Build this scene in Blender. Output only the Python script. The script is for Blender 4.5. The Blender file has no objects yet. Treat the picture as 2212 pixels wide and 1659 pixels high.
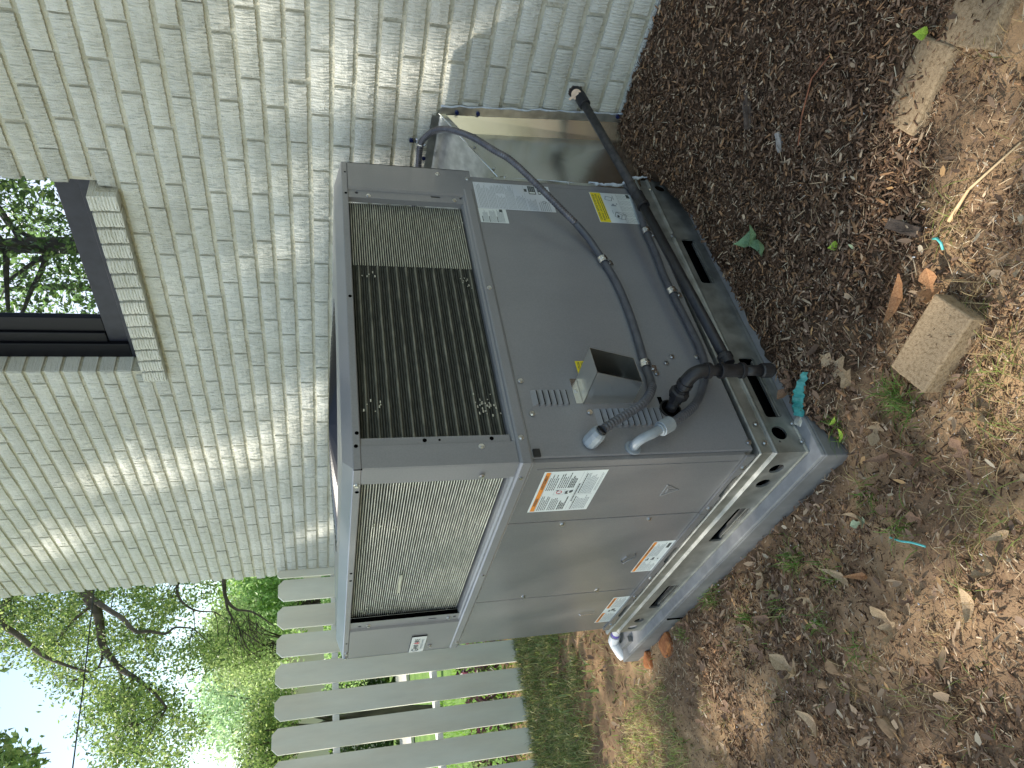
import bpy, math, random
import numpy as np
from mathutils import Matrix, Vector, geometry
R = math.radians
random.seed(7)
rng = np.random.default_rng(7)
S = bpy.context.scene

# ------------------------------------------------------------------ camera
cam_data = bpy.data.cameras.new('camera')
cam = bpy.data.objects.new('camera', cam_data)
S.collection.objects.link(cam)
FW = Vector((0.6023556, 0.75333224, -0.26392852))
RT = Vector((0.7796523, -0.62616302, -0.00788418))
UP = Vector((0.17120169, 0.2010234, 0.96451002))
CAM = Vector((-0.79616331, -1.27471578, 1.17227645))
m = Matrix.Identity(4)            # the phone was turned on its side: the picture's right is the world's down
for i in range(3):
    m[i][0] = -UP[i]; m[i][1] = RT[i]; m[i][2] = -FW[i]; m[i][3] = CAM[i]
cam.matrix_world = m
cam_data.sensor_width = 36.0
cam_data.lens = 1509.92 / 2212 * 36.0
cam_data.clip_start = 0.05; cam_data.clip_end = 400
S.camera = cam

# ------------------------------------------------------------------ light
SUN = Vector((-1.0, 1.15, 1.45)).normalized()          # towards the sun
world = bpy.data.worlds.new('World'); S.world = world; world.use_nodes = True
wn = world.node_tree.nodes; wl = world.node_tree.links; wn.clear()
sky = wn.new('ShaderNodeTexSky'); sky.sky_type = 'NISHITA'; sky.sun_disc = False
sky.sun_elevation = math.asin(SUN.z); sky.sun_rotation = math.atan2(SUN.x, SUN.y)
sky.air_density = 1.0; sky.dust_density = 0.7; sky.ozone_density = 1.0
bg = wn.new('ShaderNodeBackground'); bg.inputs['Strength'].default_value = 0.15
wo = wn.new('ShaderNodeOutputWorld')
hs0 = wn.new('ShaderNodeHueSaturation'); hs0.inputs['Saturation'].default_value = .95; wl.new(sky.outputs[0], hs0.inputs['Color']); wbn = wn.new('ShaderNodeVectorMath'); wbn.operation = 'MULTIPLY'; wbn.inputs[1].default_value = (1.08, 1.02, .87); wl.new(hs0.outputs[0], wbn.inputs[0]); wl.new(wbn.outputs[0], bg.inputs[0]); wl.new(bg.outputs[0], wo.inputs[0])
sd = bpy.data.lights.new('sun', 'SUN'); sd.energy = 3.2; sd.angle = R(0.53); sd.color = (1.0, 0.93, 0.82)
sun = bpy.data.objects.new('sun', sd); S.collection.objects.link(sun)
sun.rotation_euler = SUN.to_track_quat('Z', 'Y').to_euler(); sun.location = (-8, 10, 14)
S.view_settings.view_transform = 'Standard'; S.view_settings.look = 'None'
S.view_settings.gamma = 1.0; S.view_settings.use_curve_mapping = False
S.view_settings.exposure = 1.05
S.render.engine = 'CYCLES'

# ------------------------------------------------------------------ helpers
C = S.collection

def hash2(ix, iy, seed):
    h = (ix.astype(np.int64) * 374761393 + iy.astype(np.int64) * 668265263 + seed * 1442695041) & 0x7fffffff
    h = (h ^ (h >> 13)) * 1274126177 & 0x7fffffff
    return ((h ^ (h >> 16)) & 0xffff) / 65535.0

def vnoise(x, y, seed=0):
    ix = np.floor(x).astype(np.int64); iy = np.floor(y).astype(np.int64)
    fx = x - ix; fy = y - iy
    fx = fx * fx * (3 - 2 * fx); fy = fy * fy * (3 - 2 * fy)
    a = hash2(ix, iy, seed); b = hash2(ix + 1, iy, seed); c = hash2(ix, iy + 1, seed); d = hash2(ix + 1, iy + 1, seed)
    return a * (1 - fx) * (1 - fy) + b * fx * (1 - fy) + c * (1 - fx) * fy + d * fx * fy

def fbm(x, y, s, seed=0, o=3):
    v = 0; a = 0.5; t = 0
    for i in range(o):
        v = v + a * vnoise(x * s * 2 ** i, y * s * 2 ** i, seed + i * 17); t += a; a *= 0.5
    return v / t

def sstep(a, b, x):
    t = np.clip((x - a) / (b - a), 0, 1); return t * t * (3 - 2 * t)

class MB:
    def __init__(s): s.v = []; s.f = []; s.m = []
    def add(s, vs, fs, mi=0):
        o = len(s.v); s.v += [tuple(p) for p in vs]
        for f in fs: s.f.append(tuple(i + o for i in f)); s.m.append(mi)
        return s
    def box(s, x0, x1, y0, y1, z0, z1, mi=0):
        vs = [(x0, y0, z0), (x1, y0, z0), (x1, y1, z0), (x0, y1, z0), (x0, y0, z1), (x1, y0, z1), (x1, y1, z1), (x0, y1, z1)]
        return s.add(vs, [(0, 3, 2, 1), (4, 5, 6, 7), (0, 1, 5, 4), (1, 2, 6, 5), (2, 3, 7, 6), (3, 0, 4, 7)], mi)
    def tube(s, pts, r, n=12, cap=True, mi=0):
        pts = [Vector(p) for p in pts]
        rs = r if isinstance(r, (list, tuple)) else [r] * len(pts)
        o = len(s.v); prev = None
        for i, p in enumerate(pts):
            t = (pts[min(i + 1, len(pts) - 1)] - pts[max(i - 1, 0)]).normalized()
            if prev is None:
                a = Vector((0, 0, 1)) if abs(t.z) < 0.9 else Vector((1, 0, 0)); u = t.cross(a).normalized()
            else: u = (prev - t * prev.dot(t)).normalized()
            prev = u; w = t.cross(u)
            for k in range(n):
                an = 2 * math.pi * k / n; s.v.append(tuple(p + (u * math.cos(an) + w * math.sin(an)) * rs[i]))
        for i in range(len(pts) - 1):
            for k in range(n):
                a = o + i * n + k; b = o + i * n + (k + 1) % n
                s.f.append((a, b, b + n, a + n)); s.m.append(mi)
        if cap:
            s.f.append(tuple(o + n - 1 - k for k in range(n))); s.m.append(mi)
            e = o + (len(pts) - 1) * n; s.f.append(tuple(e + k for k in range(n))); s.m.append(mi)
        return s
    def mesh(s, name, mats, smooth=False):
        me = bpy.data.meshes.new(name); me.from_pydata(s.v, [], s.f)
        for mt in (mats if isinstance(mats, (list, tuple)) else [mats]): me.materials.append(mt)
        if any(s.m): me.polygons.foreach_set('material_index', s.m)
        if smooth: me.shade_smooth() if hasattr(me, 'shade_smooth') else me.polygons.foreach_set('use_smooth', [True] * len(me.polygons))
        me.update(); return me

def put(name, me, parent=None, base=None, label=None, bevel=0):
    o = bpy.data.objects.new(name, me); C.objects.link(o)
    if parent is not None:
        o.parent = parent; o.matrix_parent_inverse = Matrix.Translation(-Vector(parent.get('_b', (0, 0, 0))))
        if base is None: o['_b'] = tuple(parent.get('_b', (0, 0, 0))) if False else (0, 0, 0)
    if label: o['label'] = label
    if bevel:
        b = o.modifiers.new('bevel', 'BEVEL'); b.width = bevel; b.segments = 2; b.limit_method = 'ANGLE'; b.angle_limit = R(40)
    return o

def part(name, mb, mat, parent, smooth=False, label=None, bevel=0):
    return put(name, mb.mesh(name, mat, smooth), parent, label=label, bevel=bevel)

def thing(name, label, cat, loc=(0, 0, 0), group=None):
    o = bpy.data.objects.new(name, None); C.objects.link(o); o.location = loc
    o.empty_display_size = 0.1
    o['_b'] = tuple(loc); o['label'] = label; o['category'] = cat
    if group: o['group'] = group
    return o

def tag(o, label=None, cat=None, group=None, kind=None):
    if label: o['label'] = label
    if cat: o['category'] = cat
    if group: o['group'] = group
    if kind: o['kind'] = kind
    return o

def rawmesh(name, V, Q, mat, cols=None, smooth=False):
    """V (n,3) float, Q (m,k) int faces; cols (n,3) point colours"""
    me = bpy.data.meshes.new(name)
    k = Q.shape[1]
    me.vertices.add(len(V)); me.vertices.foreach_set('co', np.ascontiguousarray(V, dtype=np.float32).ravel())
    me.loops.add(Q.size); me.loops.foreach_set('vertex_index', np.ascontiguousarray(Q, dtype=np.int32).ravel())
    me.polygons.add(len(Q)); me.polygons.foreach_set('loop_start', np.arange(0, Q.size, k, dtype=np.int32))
    me.polygons.foreach_set('loop_total', np.full(len(Q), k, dtype=np.int32))
    if smooth: me.polygons.foreach_set('use_smooth', np.ones(len(Q), dtype=bool))
    me.materials.append(mat); me.update(calc_edges=True)
    if cols is not None:
        at = me.color_attributes.new('col', 'FLOAT_COLOR', 'POINT')
        c4 = np.ones((len(V), 4), dtype=np.float32); c4[:, :3] = np.minimum(cols * KA, .85); at.data.foreach_set('color', c4.ravel())
    return me

# ------------------------------------------------------------------ materials
KA = 1.32
def kc(c, metal=0): return tuple(min(.84, v * (KA if metal < .4 else 1.12)) for v in c)
def mat(name, col=(.5, .5, .5), rough=.5, metal=0.0, spec=0.5):
    mt = bpy.data.materials.new(name); mt.use_nodes = True
    b = mt.node_tree.nodes['Principled BSDF']
    b.inputs['Base Color'].default_value = (*kc(col, metal), 1); b.inputs['Roughness'].default_value = rough
    b.inputs['Metallic'].default_value = metal; b.inputs['Specular IOR Level'].default_value = spec
    return mt

def N(mt, t, **kw):
    n = mt.node_tree.nodes.new(t)
    for k, v in kw.items():
        if k in n.inputs: n.inputs[k].default_value = v
        else: setattr(n, k, v)
    return n

def noisy(mt, c0, c1, scale, detail=4, rough=(None, None), bump=0, bscale=None, coord='Object', stretch=None, dist=0.002, pos=(.35, .65)):
    nt = mt.node_tree; L = nt.links; b = nt.nodes['Principled BSDF']
    if coord == 'Position':
        g = N(mt, 'ShaderNodeNewGeometry'); src = g.outputs['Position']
    else:
        g = N(mt, 'ShaderNodeTexCoord'); src = g.outputs['Object']
    if stretch:
        mp = N(mt, 'ShaderNodeMapping'); mp.inputs['Scale'].default_value = stretch; L.new(src, mp.inputs[0]); src = mp.outputs[0]
    n = N(mt, 'ShaderNodeTexNoise', Scale=scale, Detail=detail); L.new(src, n.inputs['Vector'])
    r = N(mt, 'ShaderNodeValToRGB'); r.color_ramp.elements[0].position = pos[0]; r.color_ramp.elements[1].position = pos[1]
    mtl_ = b.inputs['Metallic'].default_value; r.color_ramp.elements[0].color = (*kc(c0, mtl_), 1); r.color_ramp.elements[1].color = (*kc(c1, mtl_), 1)
    L.new(n.outputs['Fac'], r.inputs[0]); L.new(r.outputs[0], b.inputs['Base Color'])
    if rough[0] is not None:
        mr = N(mt, 'ShaderNodeMapRange'); mr.inputs['To Min'].default_value = rough[0]; mr.inputs['To Max'].default_value = rough[1]
        L.new(n.outputs['Fac'], mr.inputs[0]); L.new(mr.outputs[0], b.inputs['Roughness'])
    if bump:
        n2 = N(mt, 'ShaderNodeTexNoise', Scale=bscale or scale * 4, Detail=5); L.new(src, n2.inputs['Vector'])
        bp = N(mt, 'ShaderNodeBump', Strength=bump, Distance=dist); L.new(n2.outputs['Fac'], bp.inputs['Height']); L.new(bp.outputs[0], b.inputs['Normal'])
    return mt

def brick_paint(name, comb_axis):
    mt = mat(name, (.6, .61, .56), .5); nt = mt.node_tree; L = nt.links; b = nt.nodes['Principled BSDF']
    g = N(mt, 'ShaderNodeNewGeometry')
    n1 = N(mt, 'ShaderNodeTexNoise', Scale=3.2, Detail=5); L.new(g.outputs['Position'], n1.inputs['Vector'])
    r = N(mt, 'ShaderNodeValToRGB'); e = r.color_ramp.elements
    e[0].position = .3; e[0].color = (.60, .60, .525, 1); e[1].position = .7; e[1].color = (.72, .725, .66, 1)
    L.new(n1.outputs['Fac'], r.inputs[0])
    oi = N(mt, 'ShaderNodeObjectInfo')
    mx = N(mt, 'ShaderNodeMapRange'); mx.inputs['To Min'].default_value = .93; mx.inputs['To Max'].default_value = 1.04
    L.new(oi.outputs['Random'], mx.inputs[0])
    vm = N(mt, 'ShaderNodeVectorMath', operation='SCALE'); L.new(r.outputs[0], vm.inputs[0]); L.new(mx.outputs[0], vm.inputs['Scale'])
    L.new(vm.outputs[0], b.inputs['Base Color'])
    # combed face: grooves about 9.5 mm apart
    mp = N(mt, 'ShaderNodeMapping'); mp.inputs['Scale'].default_value = comb_axis; L.new(g.outputs['Position'], mp.inputs[0])
    cn = N(mt, 'ShaderNodeTexNoise', Scale=105, Detail=2.5, Roughness=.6); L.new(mp.outputs[0], cn.inputs['Vector'])
    fine = N(mt, 'ShaderNodeTexNoise', Scale=230, Detail=4, Roughness=.7); L.new(g.outputs['Position'], fine.inputs['Vector'])
    lump = N(mt, 'ShaderNodeTexNoise', Scale=38, Detail=3); L.new(g.outputs['Position'], lump.inputs['Vector'])
    b1 = N(mt, 'ShaderNodeBump', Strength=1.0, Distance=.004); L.new(cn.outputs['Fac'], b1.inputs['Height'])
    b2 = N(mt, 'ShaderNodeBump', Strength=1.0, Distance=.004); L.new(fine.outputs['Fac'], b2.inputs['Height']); L.new(b1.outputs[0], b2.inputs['Normal'])
    b3 = N(mt, 'ShaderNodeBump', Strength=.6, Distance=.004); L.new(lump.outputs['Fac'], b3.inputs['Height']); L.new(b2.outputs[0], b3.inputs['Normal'])
    L.new(b3.outputs[0], b.inputs['Normal'])
    return mt

M = {}
M['brick'] = brick_paint('painted_brick', (1, 1, .18))
M['sill_brick'] = brick_paint('painted_sill_brick', (.18, .18, 1))
M['mortar'] = noisy(mat('painted_mortar', rough=.75), (.33, .318, .25), (.43, .42, .35), 9, bump=1, bscale=70, coord='Position', dist=.01)
M['cabinet'] = noisy(mat('grey_enamel', rough=.33, spec=.45), (.166, .167, .173), (.184, .185, .190), 260, rough=(.30, .40))
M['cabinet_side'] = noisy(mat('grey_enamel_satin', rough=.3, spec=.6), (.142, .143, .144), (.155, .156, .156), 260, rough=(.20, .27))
M['galv'] = noisy(mat('galvanised_steel', rough=.3, metal=1), (.42, .44, .43), (.60, .62, .60), 30, rough=(.22, .42), bump=.15, bscale=14, dist=.003)
M['galv_rail'] = noisy(mat('galvanised_rail', rough=.35, metal=.85), (.30, .305, .28), (.42, .425, .40), 22, rough=(.38, .58), bump=.15, bscale=60, dist=.001)
M['duct'] = noisy(mat('duct_sheet', rough=.26, metal=1), (.66, .68, .63), (.76, .78, .73), 7, rough=(.18, .28), bump=.12, bscale=6, dist=.008, coord='Position')
M['zinc'] = mat('zinc', (.68, .69, .70), .22, 1)
M['screw'] = mat('screw_steel', (.66, .66, .64), .28, 1)
M['tube'] = noisy(mat('coil_tube_bright', rough=.35, metal=.75), (.46, .46, .40), (.70, .70, .62), 25, coord='Position', rough=(.3, .5), stretch=(1, 1, 8))
M['tube_dark'] = noisy(mat('coil_fin_dark', rough=.55, metal=.25), (.022, .024, .02), (.055, .057, .047), 40, coord='Position', stretch=(1, 1, 6))
M['tube_ridge'] = noisy(mat('coil_ridge', rough=.45, metal=.5), (.10, .102, .085), (.22, .22, .18), 18, coord='Position', stretch=(1, 1, 3))
M['coilback'] = mat('coil_core', (.012, .013, .011), .7)
M['black'] = mat('black_void', (.002, .002, .002), 1, spec=0)
M['iron'] = noisy(mat('black_iron_pipe', rough=.42, spec=.5), (.007, .007, .008), (.015, .015, .018), 60, rough=(.35, .6), bump=.5, bscale=260, dist=.0012)
M['iron_dusty'] = noisy(mat('dusty_iron_pipe', rough=.6, spec=.35), (.022, .021, .021), (.05, .047, .044), 70, bump=.5, bscale=260, dist=.0012)
M['conduit'] = noisy(mat('grey_flexible_conduit', rough=.42), (.05, .053, .062), (.072, .075, .086), 40, rough=(.32, .5))
M['conduit_rib'] = noisy(mat('metal_flexible_conduit', rough=.3, metal=.55), (.10, .098, .11), (.16, .158, .175), 40)
M['fitting'] = noisy(mat('grey_plastic_fitting', rough=.4), (.19, .215, .235), (.24, .27, .29), 30)
M['white_pvc'] = noisy(mat('white_pvc', rough=.32), (.66, .66, .68), (.78, .78, .79), 30)
M['purple'] = mat('purple_primer', (.16, .11, .42), .4)
M['pad'] = noisy(mat('grey_plastic_pad_shaded', rough=.55), (.125, .125, .122), (.150, .150, .146), 30, bump=.1, bscale=200, dist=.0005)  # darker than the lip: the shade on the slab's sides is put into the colour
M['pad_lip_lit'] = noisy(mat('pad_top_lip_lit', rough=.6), (.19, .19, .19), (.23, .23, .228), 30)  # lighter than the slab: the stronger light on top is put into the colour
M['paper'] = mat('label_paper', (.56, .60, .59), .45)
M['paper2'] = mat('rating_plate', (.50, .53, .56), .35)
M['ink'] = mat('label_ink', (.05, .06, .06), .5)
M['ink_soft'] = mat('label_fine_print', (.24, .27, .28), .5)
M['orange'] = mat('label_orange', (.62, .22, .03), .45)
M['yellow'] = mat('label_yellow', (.72, .52, .02), .45)
M['red'] = mat('label_red', (.45, .03, .05), .45)
M['badge'] = mat('badge_face', (.62, .64, .65), .25, .2)
M['rubber'] = mat('black_rubber', (.01, .01, .01), .6)
M['caulk'] = noisy(mat('duct_sealant', rough=.6), (.33, .37, .42), (.5, .54, .58), 60, bump=.5, bscale=150)
M['plug'] = noisy(mat('beige_plug', rough=.5), (.50, .36, .25), (.62, .47, .34), 60)
M['frame'] = noisy(mat('window_frame_dark', rough=.4, spec=.3), (.013, .014, .021), (.020, .021, .031), 20)
M['frame_black'] = mat('window_frame_black', (.004, .004, .006), .4, spec=.2)
M['fence'] = noisy(mat('weathered_white_paint', rough=.6), (.62, .59, .50), (.66, .64, .565), 7, coord='Position', stretch=(1, 1, .25), bump=.35, bscale=90, dist=.001)
M['rail_white'] = noisy(mat('white_painted_rail', rough=.6), (.62, .62, .60), (.74, .74, .72), 8)
M['paver'] = noisy(mat('tan_concrete_paver', rough=.95, spec=.1), (.15, .105, .06), (.29, .215, .135), 150, detail=8, bump=.9, bscale=420, dist=.002, pos=(.25, .55))
M['rock'] = noisy(mat('clay_rock', rough=.9), (.19, .115, .06), (.30, .20, .11), 30, bump=.9, bscale=110, dist=.003)
M['teal'] = noisy(mat('teal_plastic', rough=.35), (.01, .13, .12), (.04, .24, .22), 60, bump=.5, bscale=90, dist=.003)
M['teal_light'] = mat('pale_teal_plastic', (.10, .45, .42), .4)
M['siding'] = mat('cream_siding', (.62, .55, .45), .7)
M['white_trim'] = mat('white_trim', (.6, .62, .66), .5)

def weather(mt, lo, hi, scale=5, stretch=(1, 1, .35)):
    nt = mt.node_tree; b = nt.nodes['Principled BSDF']; src = b.inputs['Base Color'].links[0].from_socket
    g = N(mt, 'ShaderNodeNewGeometry'); mp = N(mt, 'ShaderNodeMapping'); mp.inputs['Scale'].default_value = stretch; nt.links.new(g.outputs['Position'], mp.inputs[0])
    n = N(mt, 'ShaderNodeTexNoise', Scale=scale, Detail=7, Roughness=.65); nt.links.new(mp.outputs[0], n.inputs['Vector'])
    r = N(mt, 'ShaderNodeMapRange'); r.inputs['From Min'].default_value = .3; r.inputs['From Max'].default_value = .7; r.inputs['To Min'].default_value = lo; r.inputs['To Max'].default_value = hi
    nt.links.new(n.outputs['Fac'], r.inputs[0]); v = N(mt, 'ShaderNodeVectorMath', operation='SCALE'); nt.links.new(src, v.inputs[0]); nt.links.new(r.outputs[0], v.inputs['Scale']); nt.links.new(v.outputs[0], b.inputs['Base Color'])
weather(M['cabinet'], .93, 1.06); weather(M['cabinet_side'], .93, 1.06); weather(M['pad'], .85, 1.12, 9); weather(M['pad_lip_lit'], .85, 1.1, 9); weather(M['fence'], .84, 1.06, 6, (1, 1, .2)); weather(M['brick'], .95, 1.03, 14, (1, 1, 1)); weather(M['galv_rail'], .82, 1.15, 16, (1, 1, 1))
for k_ in ('cabinet', 'cabinet_side'):
    bb_ = M[k_].node_tree.nodes['Principled BSDF']; bb_.inputs['Coat Weight'].default_value = .5; bb_.inputs['Coat Roughness'].default_value = .16

def glass_mat():
    mt = mat('coated_window_glass', (.01, .012, .014), .01); nt = mt.node_tree; L = nt.links
    b = nt.nodes['Principled BSDF']; out = nt.nodes['Material Output']
    gl = N(mt, 'ShaderNodeBsdfGlossy', Roughness=.0); gl.inputs['Color'].default_value = (.86, .88, 1, 1)
    mx = N(mt, 'ShaderNodeMixShader'); mx.inputs[0].default_value = .62
    L.new(b.outputs[0], mx.inputs[1]); L.new(gl.outputs[0], mx.inputs[2]); L.new(mx.outputs[0], out.inputs[0])
    tn = N(mt, 'ShaderNodeTexCoord'); ns = N(mt, 'ShaderNodeTexNoise', Scale=3, Detail=1); L.new(tn.outputs['Object'], ns.inputs['Vector'])
    bp = N(mt, 'ShaderNodeBump', Strength=.08, Distance=.01); L.new(ns.outputs['Fac'], bp.inputs['Height']); L.new(bp.outputs[0], gl.inputs['Normal'])
    return mt
M['glass'] = glass_mat()

def colmat(name, rough=.8, trans=0.0, bump=0, spec=.3):
    """colour per piece from the mesh's own colour attribute; leaves may let light through"""
    mt = mat(name, rough=rough, spec=spec); nt = mt.node_tree; L = nt.links; b = nt.nodes['Principled BSDF']
    a = N(mt, 'ShaderNodeAttribute'); a.attribute_name = 'col'; L.new(a.outputs['Color'], b.inputs['Base Color'])
    if bump:
        g = N(mt, 'ShaderNodeNewGeometry'); n = N(mt, 'ShaderNodeTexNoise', Scale=300, Detail=3); L.new(g.outputs['Position'], n.inputs['Vector'])
        bp = N(mt, 'ShaderNodeBump', Strength=bump, Distance=.002); L.new(n.outputs['Fac'], bp.inputs['Height']); L.new(bp.outputs[0], b.inputs['Normal'])
    if trans:
        out = nt.nodes['Material Output']; tr = N(mt, 'ShaderNodeBsdfTranslucent'); mx = N(mt, 'ShaderNodeMixShader'); mx.inputs[0].default_value = trans
        hs = N(mt, 'ShaderNodeHueSaturation', Hue=.49, Saturation=1.1, Value=1.7); L.new(a.outputs['Color'], hs.inputs['Color'])
        L.new(hs.outputs[0], tr.inputs['Color']); L.new(b.outputs[0], mx.inputs[1]); L.new(tr.outputs[0], mx.inputs[2]); L.new(mx.outputs[0], out.inputs[0])
    return mt
M['chips'] = colmat('bark_mulch', 1, bump=.6, spec=.08)
M['litter'] = colmat('dead_leaf', .7, .15, spec=.3)
M['grass'] = colmat('grass_blade', .5, .4)
M['leaves'] = colmat('tree_leaf', .38, .5, spec=.5)
M['bark'] = noisy(mat('tree_bark', rough=.9), (.028, .023, .018), (.075, .062, .048), 8, bump=.8, bscale=30, dist=.02, stretch=(1, 1, .3), coord='Position')

# ------------------------------------------------------------------ ground
def gh(x, y):
    """height of the ground; it is banked up against the house and along the unit's right side"""
    x = np.asarray(x, float); y = np.asarray(y, float)
    h = -0.075 - 0.02 * sstep(-.1, -1.2, x)
    h = h + 0.21 * sstep(.86, 1.33, x) * sstep(3.6, .6, y)
    h = h + 0.078 * np.exp(-((y + .06) / .17) ** 2) * sstep(-.04, .14, x) * sstep(1.25, .9, x)
    h = h + 0.03 * sstep(.25, .9, x) * sstep(.2, -.2, y)
    h = h - 0.015 * sstep(1.4, 2.6, y)
    h = h + 0.012 * (fbm(x, y, 2.2, 3) - .5)
    return h

xs = np.arange(-3.2, 1.42, .016); ys = np.arange(-2.4, 3.9, .016)
X, Y = np.meshgrid(xs, ys, indexing='ij')
Z = gh(X, Y)
mul = sstep(-.02, .16, X - .10 + .35 * (fbm(X, Y, 3.1, 9) - .5) + .25 * sstep(-.25, .1, Y) - .38 * sstep(-.5, -.75, Y)) * sstep(1.2, .6, Y - 2 * sstep(1.0, 1.2, X))
rough_amp = .012 + .010 * mul
Z = Z + rough_amp * (fbm(X, Y, 28, 5, 3) - .5) * 2 + .003 * (fbm(X, Y, 90, 8, 2) - .5)
under = (X > -.03) & (X < 1.1) & (Y > -.03) & (Y < 1.45)
Z = np.where(under, np.minimum(Z, -.05), Z)
nx, ny = len(xs), len(ys)
idx = np.arange(nx * ny).reshape(nx, ny)
Q = np.stack([idx[:-1, :-1], idx[1:, :-1], idx[1:, 1:], idx[:-1, 1:]], -1).reshape(-1, 4)
clay = fbm(X, Y, 4.5, 31)
pathm = np.exp(-((X - (.33 - .33 * (Y - 1.2))) / .28) ** 2) * sstep(.9, 1.5, Y)
c_dark = np.array([.060, .040, .026]); c_clay = np.array([.31, .205, .115]); c_brown = np.array([.17, .112, .068]); c_red = np.array([.21, .125, .072])
t = np.clip((clay - .42) * 4 + .25, 0, 1)[..., None]
col = c_brown * (1 - t) + c_clay * t
col = col * (1 - pathm[..., None] * .6) + c_red * pathm[..., None] * .6
fine = (.75 + .5 * fbm(X, Y, 60, 77, 2))[..., None]
col = (col * (1 - mul[..., None]) + c_dark * mul[..., None]) * fine
gme = rawmesh('soil', np.stack([X, Y, Z], -1).reshape(-1, 3), Q, colmat('soil', .95, bump=.9, spec=.15), col.reshape(-1, 3), smooth=True)
ground = put('ground', gme); tag(ground, 'bare brown soil of clay and mulch around the pad', kind='structure')

# lawn beyond the fence: one sheet to the horizon, a few centimetres under the soil
lx = np.concatenate([np.linspace(-120, -6, 20), np.linspace(-5, 14, 70), np.linspace(15, 140, 20)])
ly = np.concatenate([np.linspace(3.3, 22, 90), np.linspace(23, 220, 22)])
LX, LY = np.meshgrid(lx, ly, indexing='ij')
LZ = -.16 - .14 * sstep(4, 8, LY) + .02 * (fbm(LX, LY, 1.3, 2) - .5)
li = np.arange(LX.size).reshape(LX.shape)
LQ = np.stack([li[:-1, :-1], li[1:, :-1], li[1:, 1:], li[:-1, 1:]], -1).reshape(-1, 4)
M['lawn'] = noisy(mat('lawn_turf', rough=.9), (.075, .15, .022), (.14, .24, .045), 3, bump=.7, bscale=60, dist=.02, coord='Position')
lawn = put('lawn', rawmesh('lawn', np.stack([LX, LY, LZ], -1).reshape(-1, 3), LQ, M['lawn'], smooth=True)); tag(lawn, 'green lawn beyond the picket fence', kind='structure')
yx = np.linspace(-90, 90, 90); yy = np.linspace(-90, 3.5, 60); YX, YY = np.meshgrid(yx, yy, indexing='ij'); yi = np.arange(YX.size).reshape(YX.shape)
YQ = np.stack([yi[:-1, :-1], yi[1:, :-1], yi[1:, 1:], yi[:-1, 1:]], -1).reshape(-1, 4)
yard = put('yard', rawmesh('yard', np.stack([YX, YY, YX * 0 - .17], -1).reshape(-1, 3), YQ, noisy(mat('worn_yard', rough=.95), (.13, .135, .07), (.26, .235, .16), 1.5, bump=.7, bscale=50, dist=.02, coord='Position'))); tag(yard, 'worn earth and thin grass of the side yard', kind='structure')
M['road'] = noisy(mat('pale_road', rough=.9), (.40, .38, .33), (.5, .47, .42), 2, coord='Position')
road = put('road', MB().box(-60, 60, 11.6, 13.6, -.29, -.24).mesh('road', M['road'])); tag(road, 'pale sunlit lane across the far side of the lawn', kind='structure')

# ------------------------------------------------------------------ house
XW = 1.3131
house = thing('brick_house', 'white painted brick house wall with a dark framed window and rowlock sill', 'house', (XW, 3.44, 0))
MORT = XW + .012
WIN = (.305, 1.262, 1.905)     # window opening y0, y1, sill top
def brick_mesh(k, rows=3, ridges=21, amp=.85):
    """a unit brick with a combed face at x=0 facing -x, length 1 along y, height 1 along z; scaled per brick"""
    r = random.Random(k); mb = MB(); ncol = ridges * 3; V = []; idx_ = {}
    ph = r.uniform(0, 3)
    for j in range(rows + 1):
        for i in range(ncol + 1):
            y = -.5 + i / ncol; z = -.5 + j / rows
            edge = (i in (0, ncol)) or (j in (0, rows))
            x = ((0.0, .0034, .0012)[i % 3] * r.uniform(.3, 1.5) + r.uniform(-.0005, .0007)) * amp + (.0035 if edge else 0) + .0008 * math.sin(y * 5 + ph)
            if r.random() < .12: x -= r.uniform(.0004, .0024) * amp
            if not edge: y += r.uniform(-.25, .25) / ncol; z += r.uniform(-.2, .2) / rows
            else:
                if i in (0, ncol): y -= math.copysign(r.uniform(0, .008), y)
                if j in (0, rows): z -= math.copysign(r.uniform(-.02, .045), z)
            V.append((x, y, z))
    n = len(V); W1 = ncol + 1
    per = [i for i in range(W1)] + [j * W1 + ncol for j in range(1, rows + 1)] + [rows * W1 + i for i in range(ncol - 1, -1, -1)] + [j * W1 for j in range(rows - 1, 0, -1)]
    per = per[::3] if ncol % 3 == 0 else per
    back = []
    F = [(j * W1 + i, (j + 1) * W1 + i, (j + 1) * W1 + i + 1, j * W1 + i + 1) for j in range(rows) for i in range(ncol)]
    P_ = [i for i in range(W1)] + [j * W1 + ncol for j in range(1, rows + 1)] + [rows * W1 + i for i in range(ncol - 1, -1, -1)] + [j * W1 for j in range(rows - 1, 0, -1)]
    for q in P_: back.append((.03, V[q][1], V[q][2]))
    m_ = len(P_)
    for q in range(m_): F.append((P_[q], P_[(q + 1) % m_], n + (q + 1) % m_, n + q))
    mb.add(V + back, F); return mb
BR = [brick_mesh(k) for k in range(8)]; BRC = [brick_mesh(k + 20, 2, 20, .55) for k in range(6)]
BRM = [b.mesh('brick', M['brick']) for b in BR]

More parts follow.
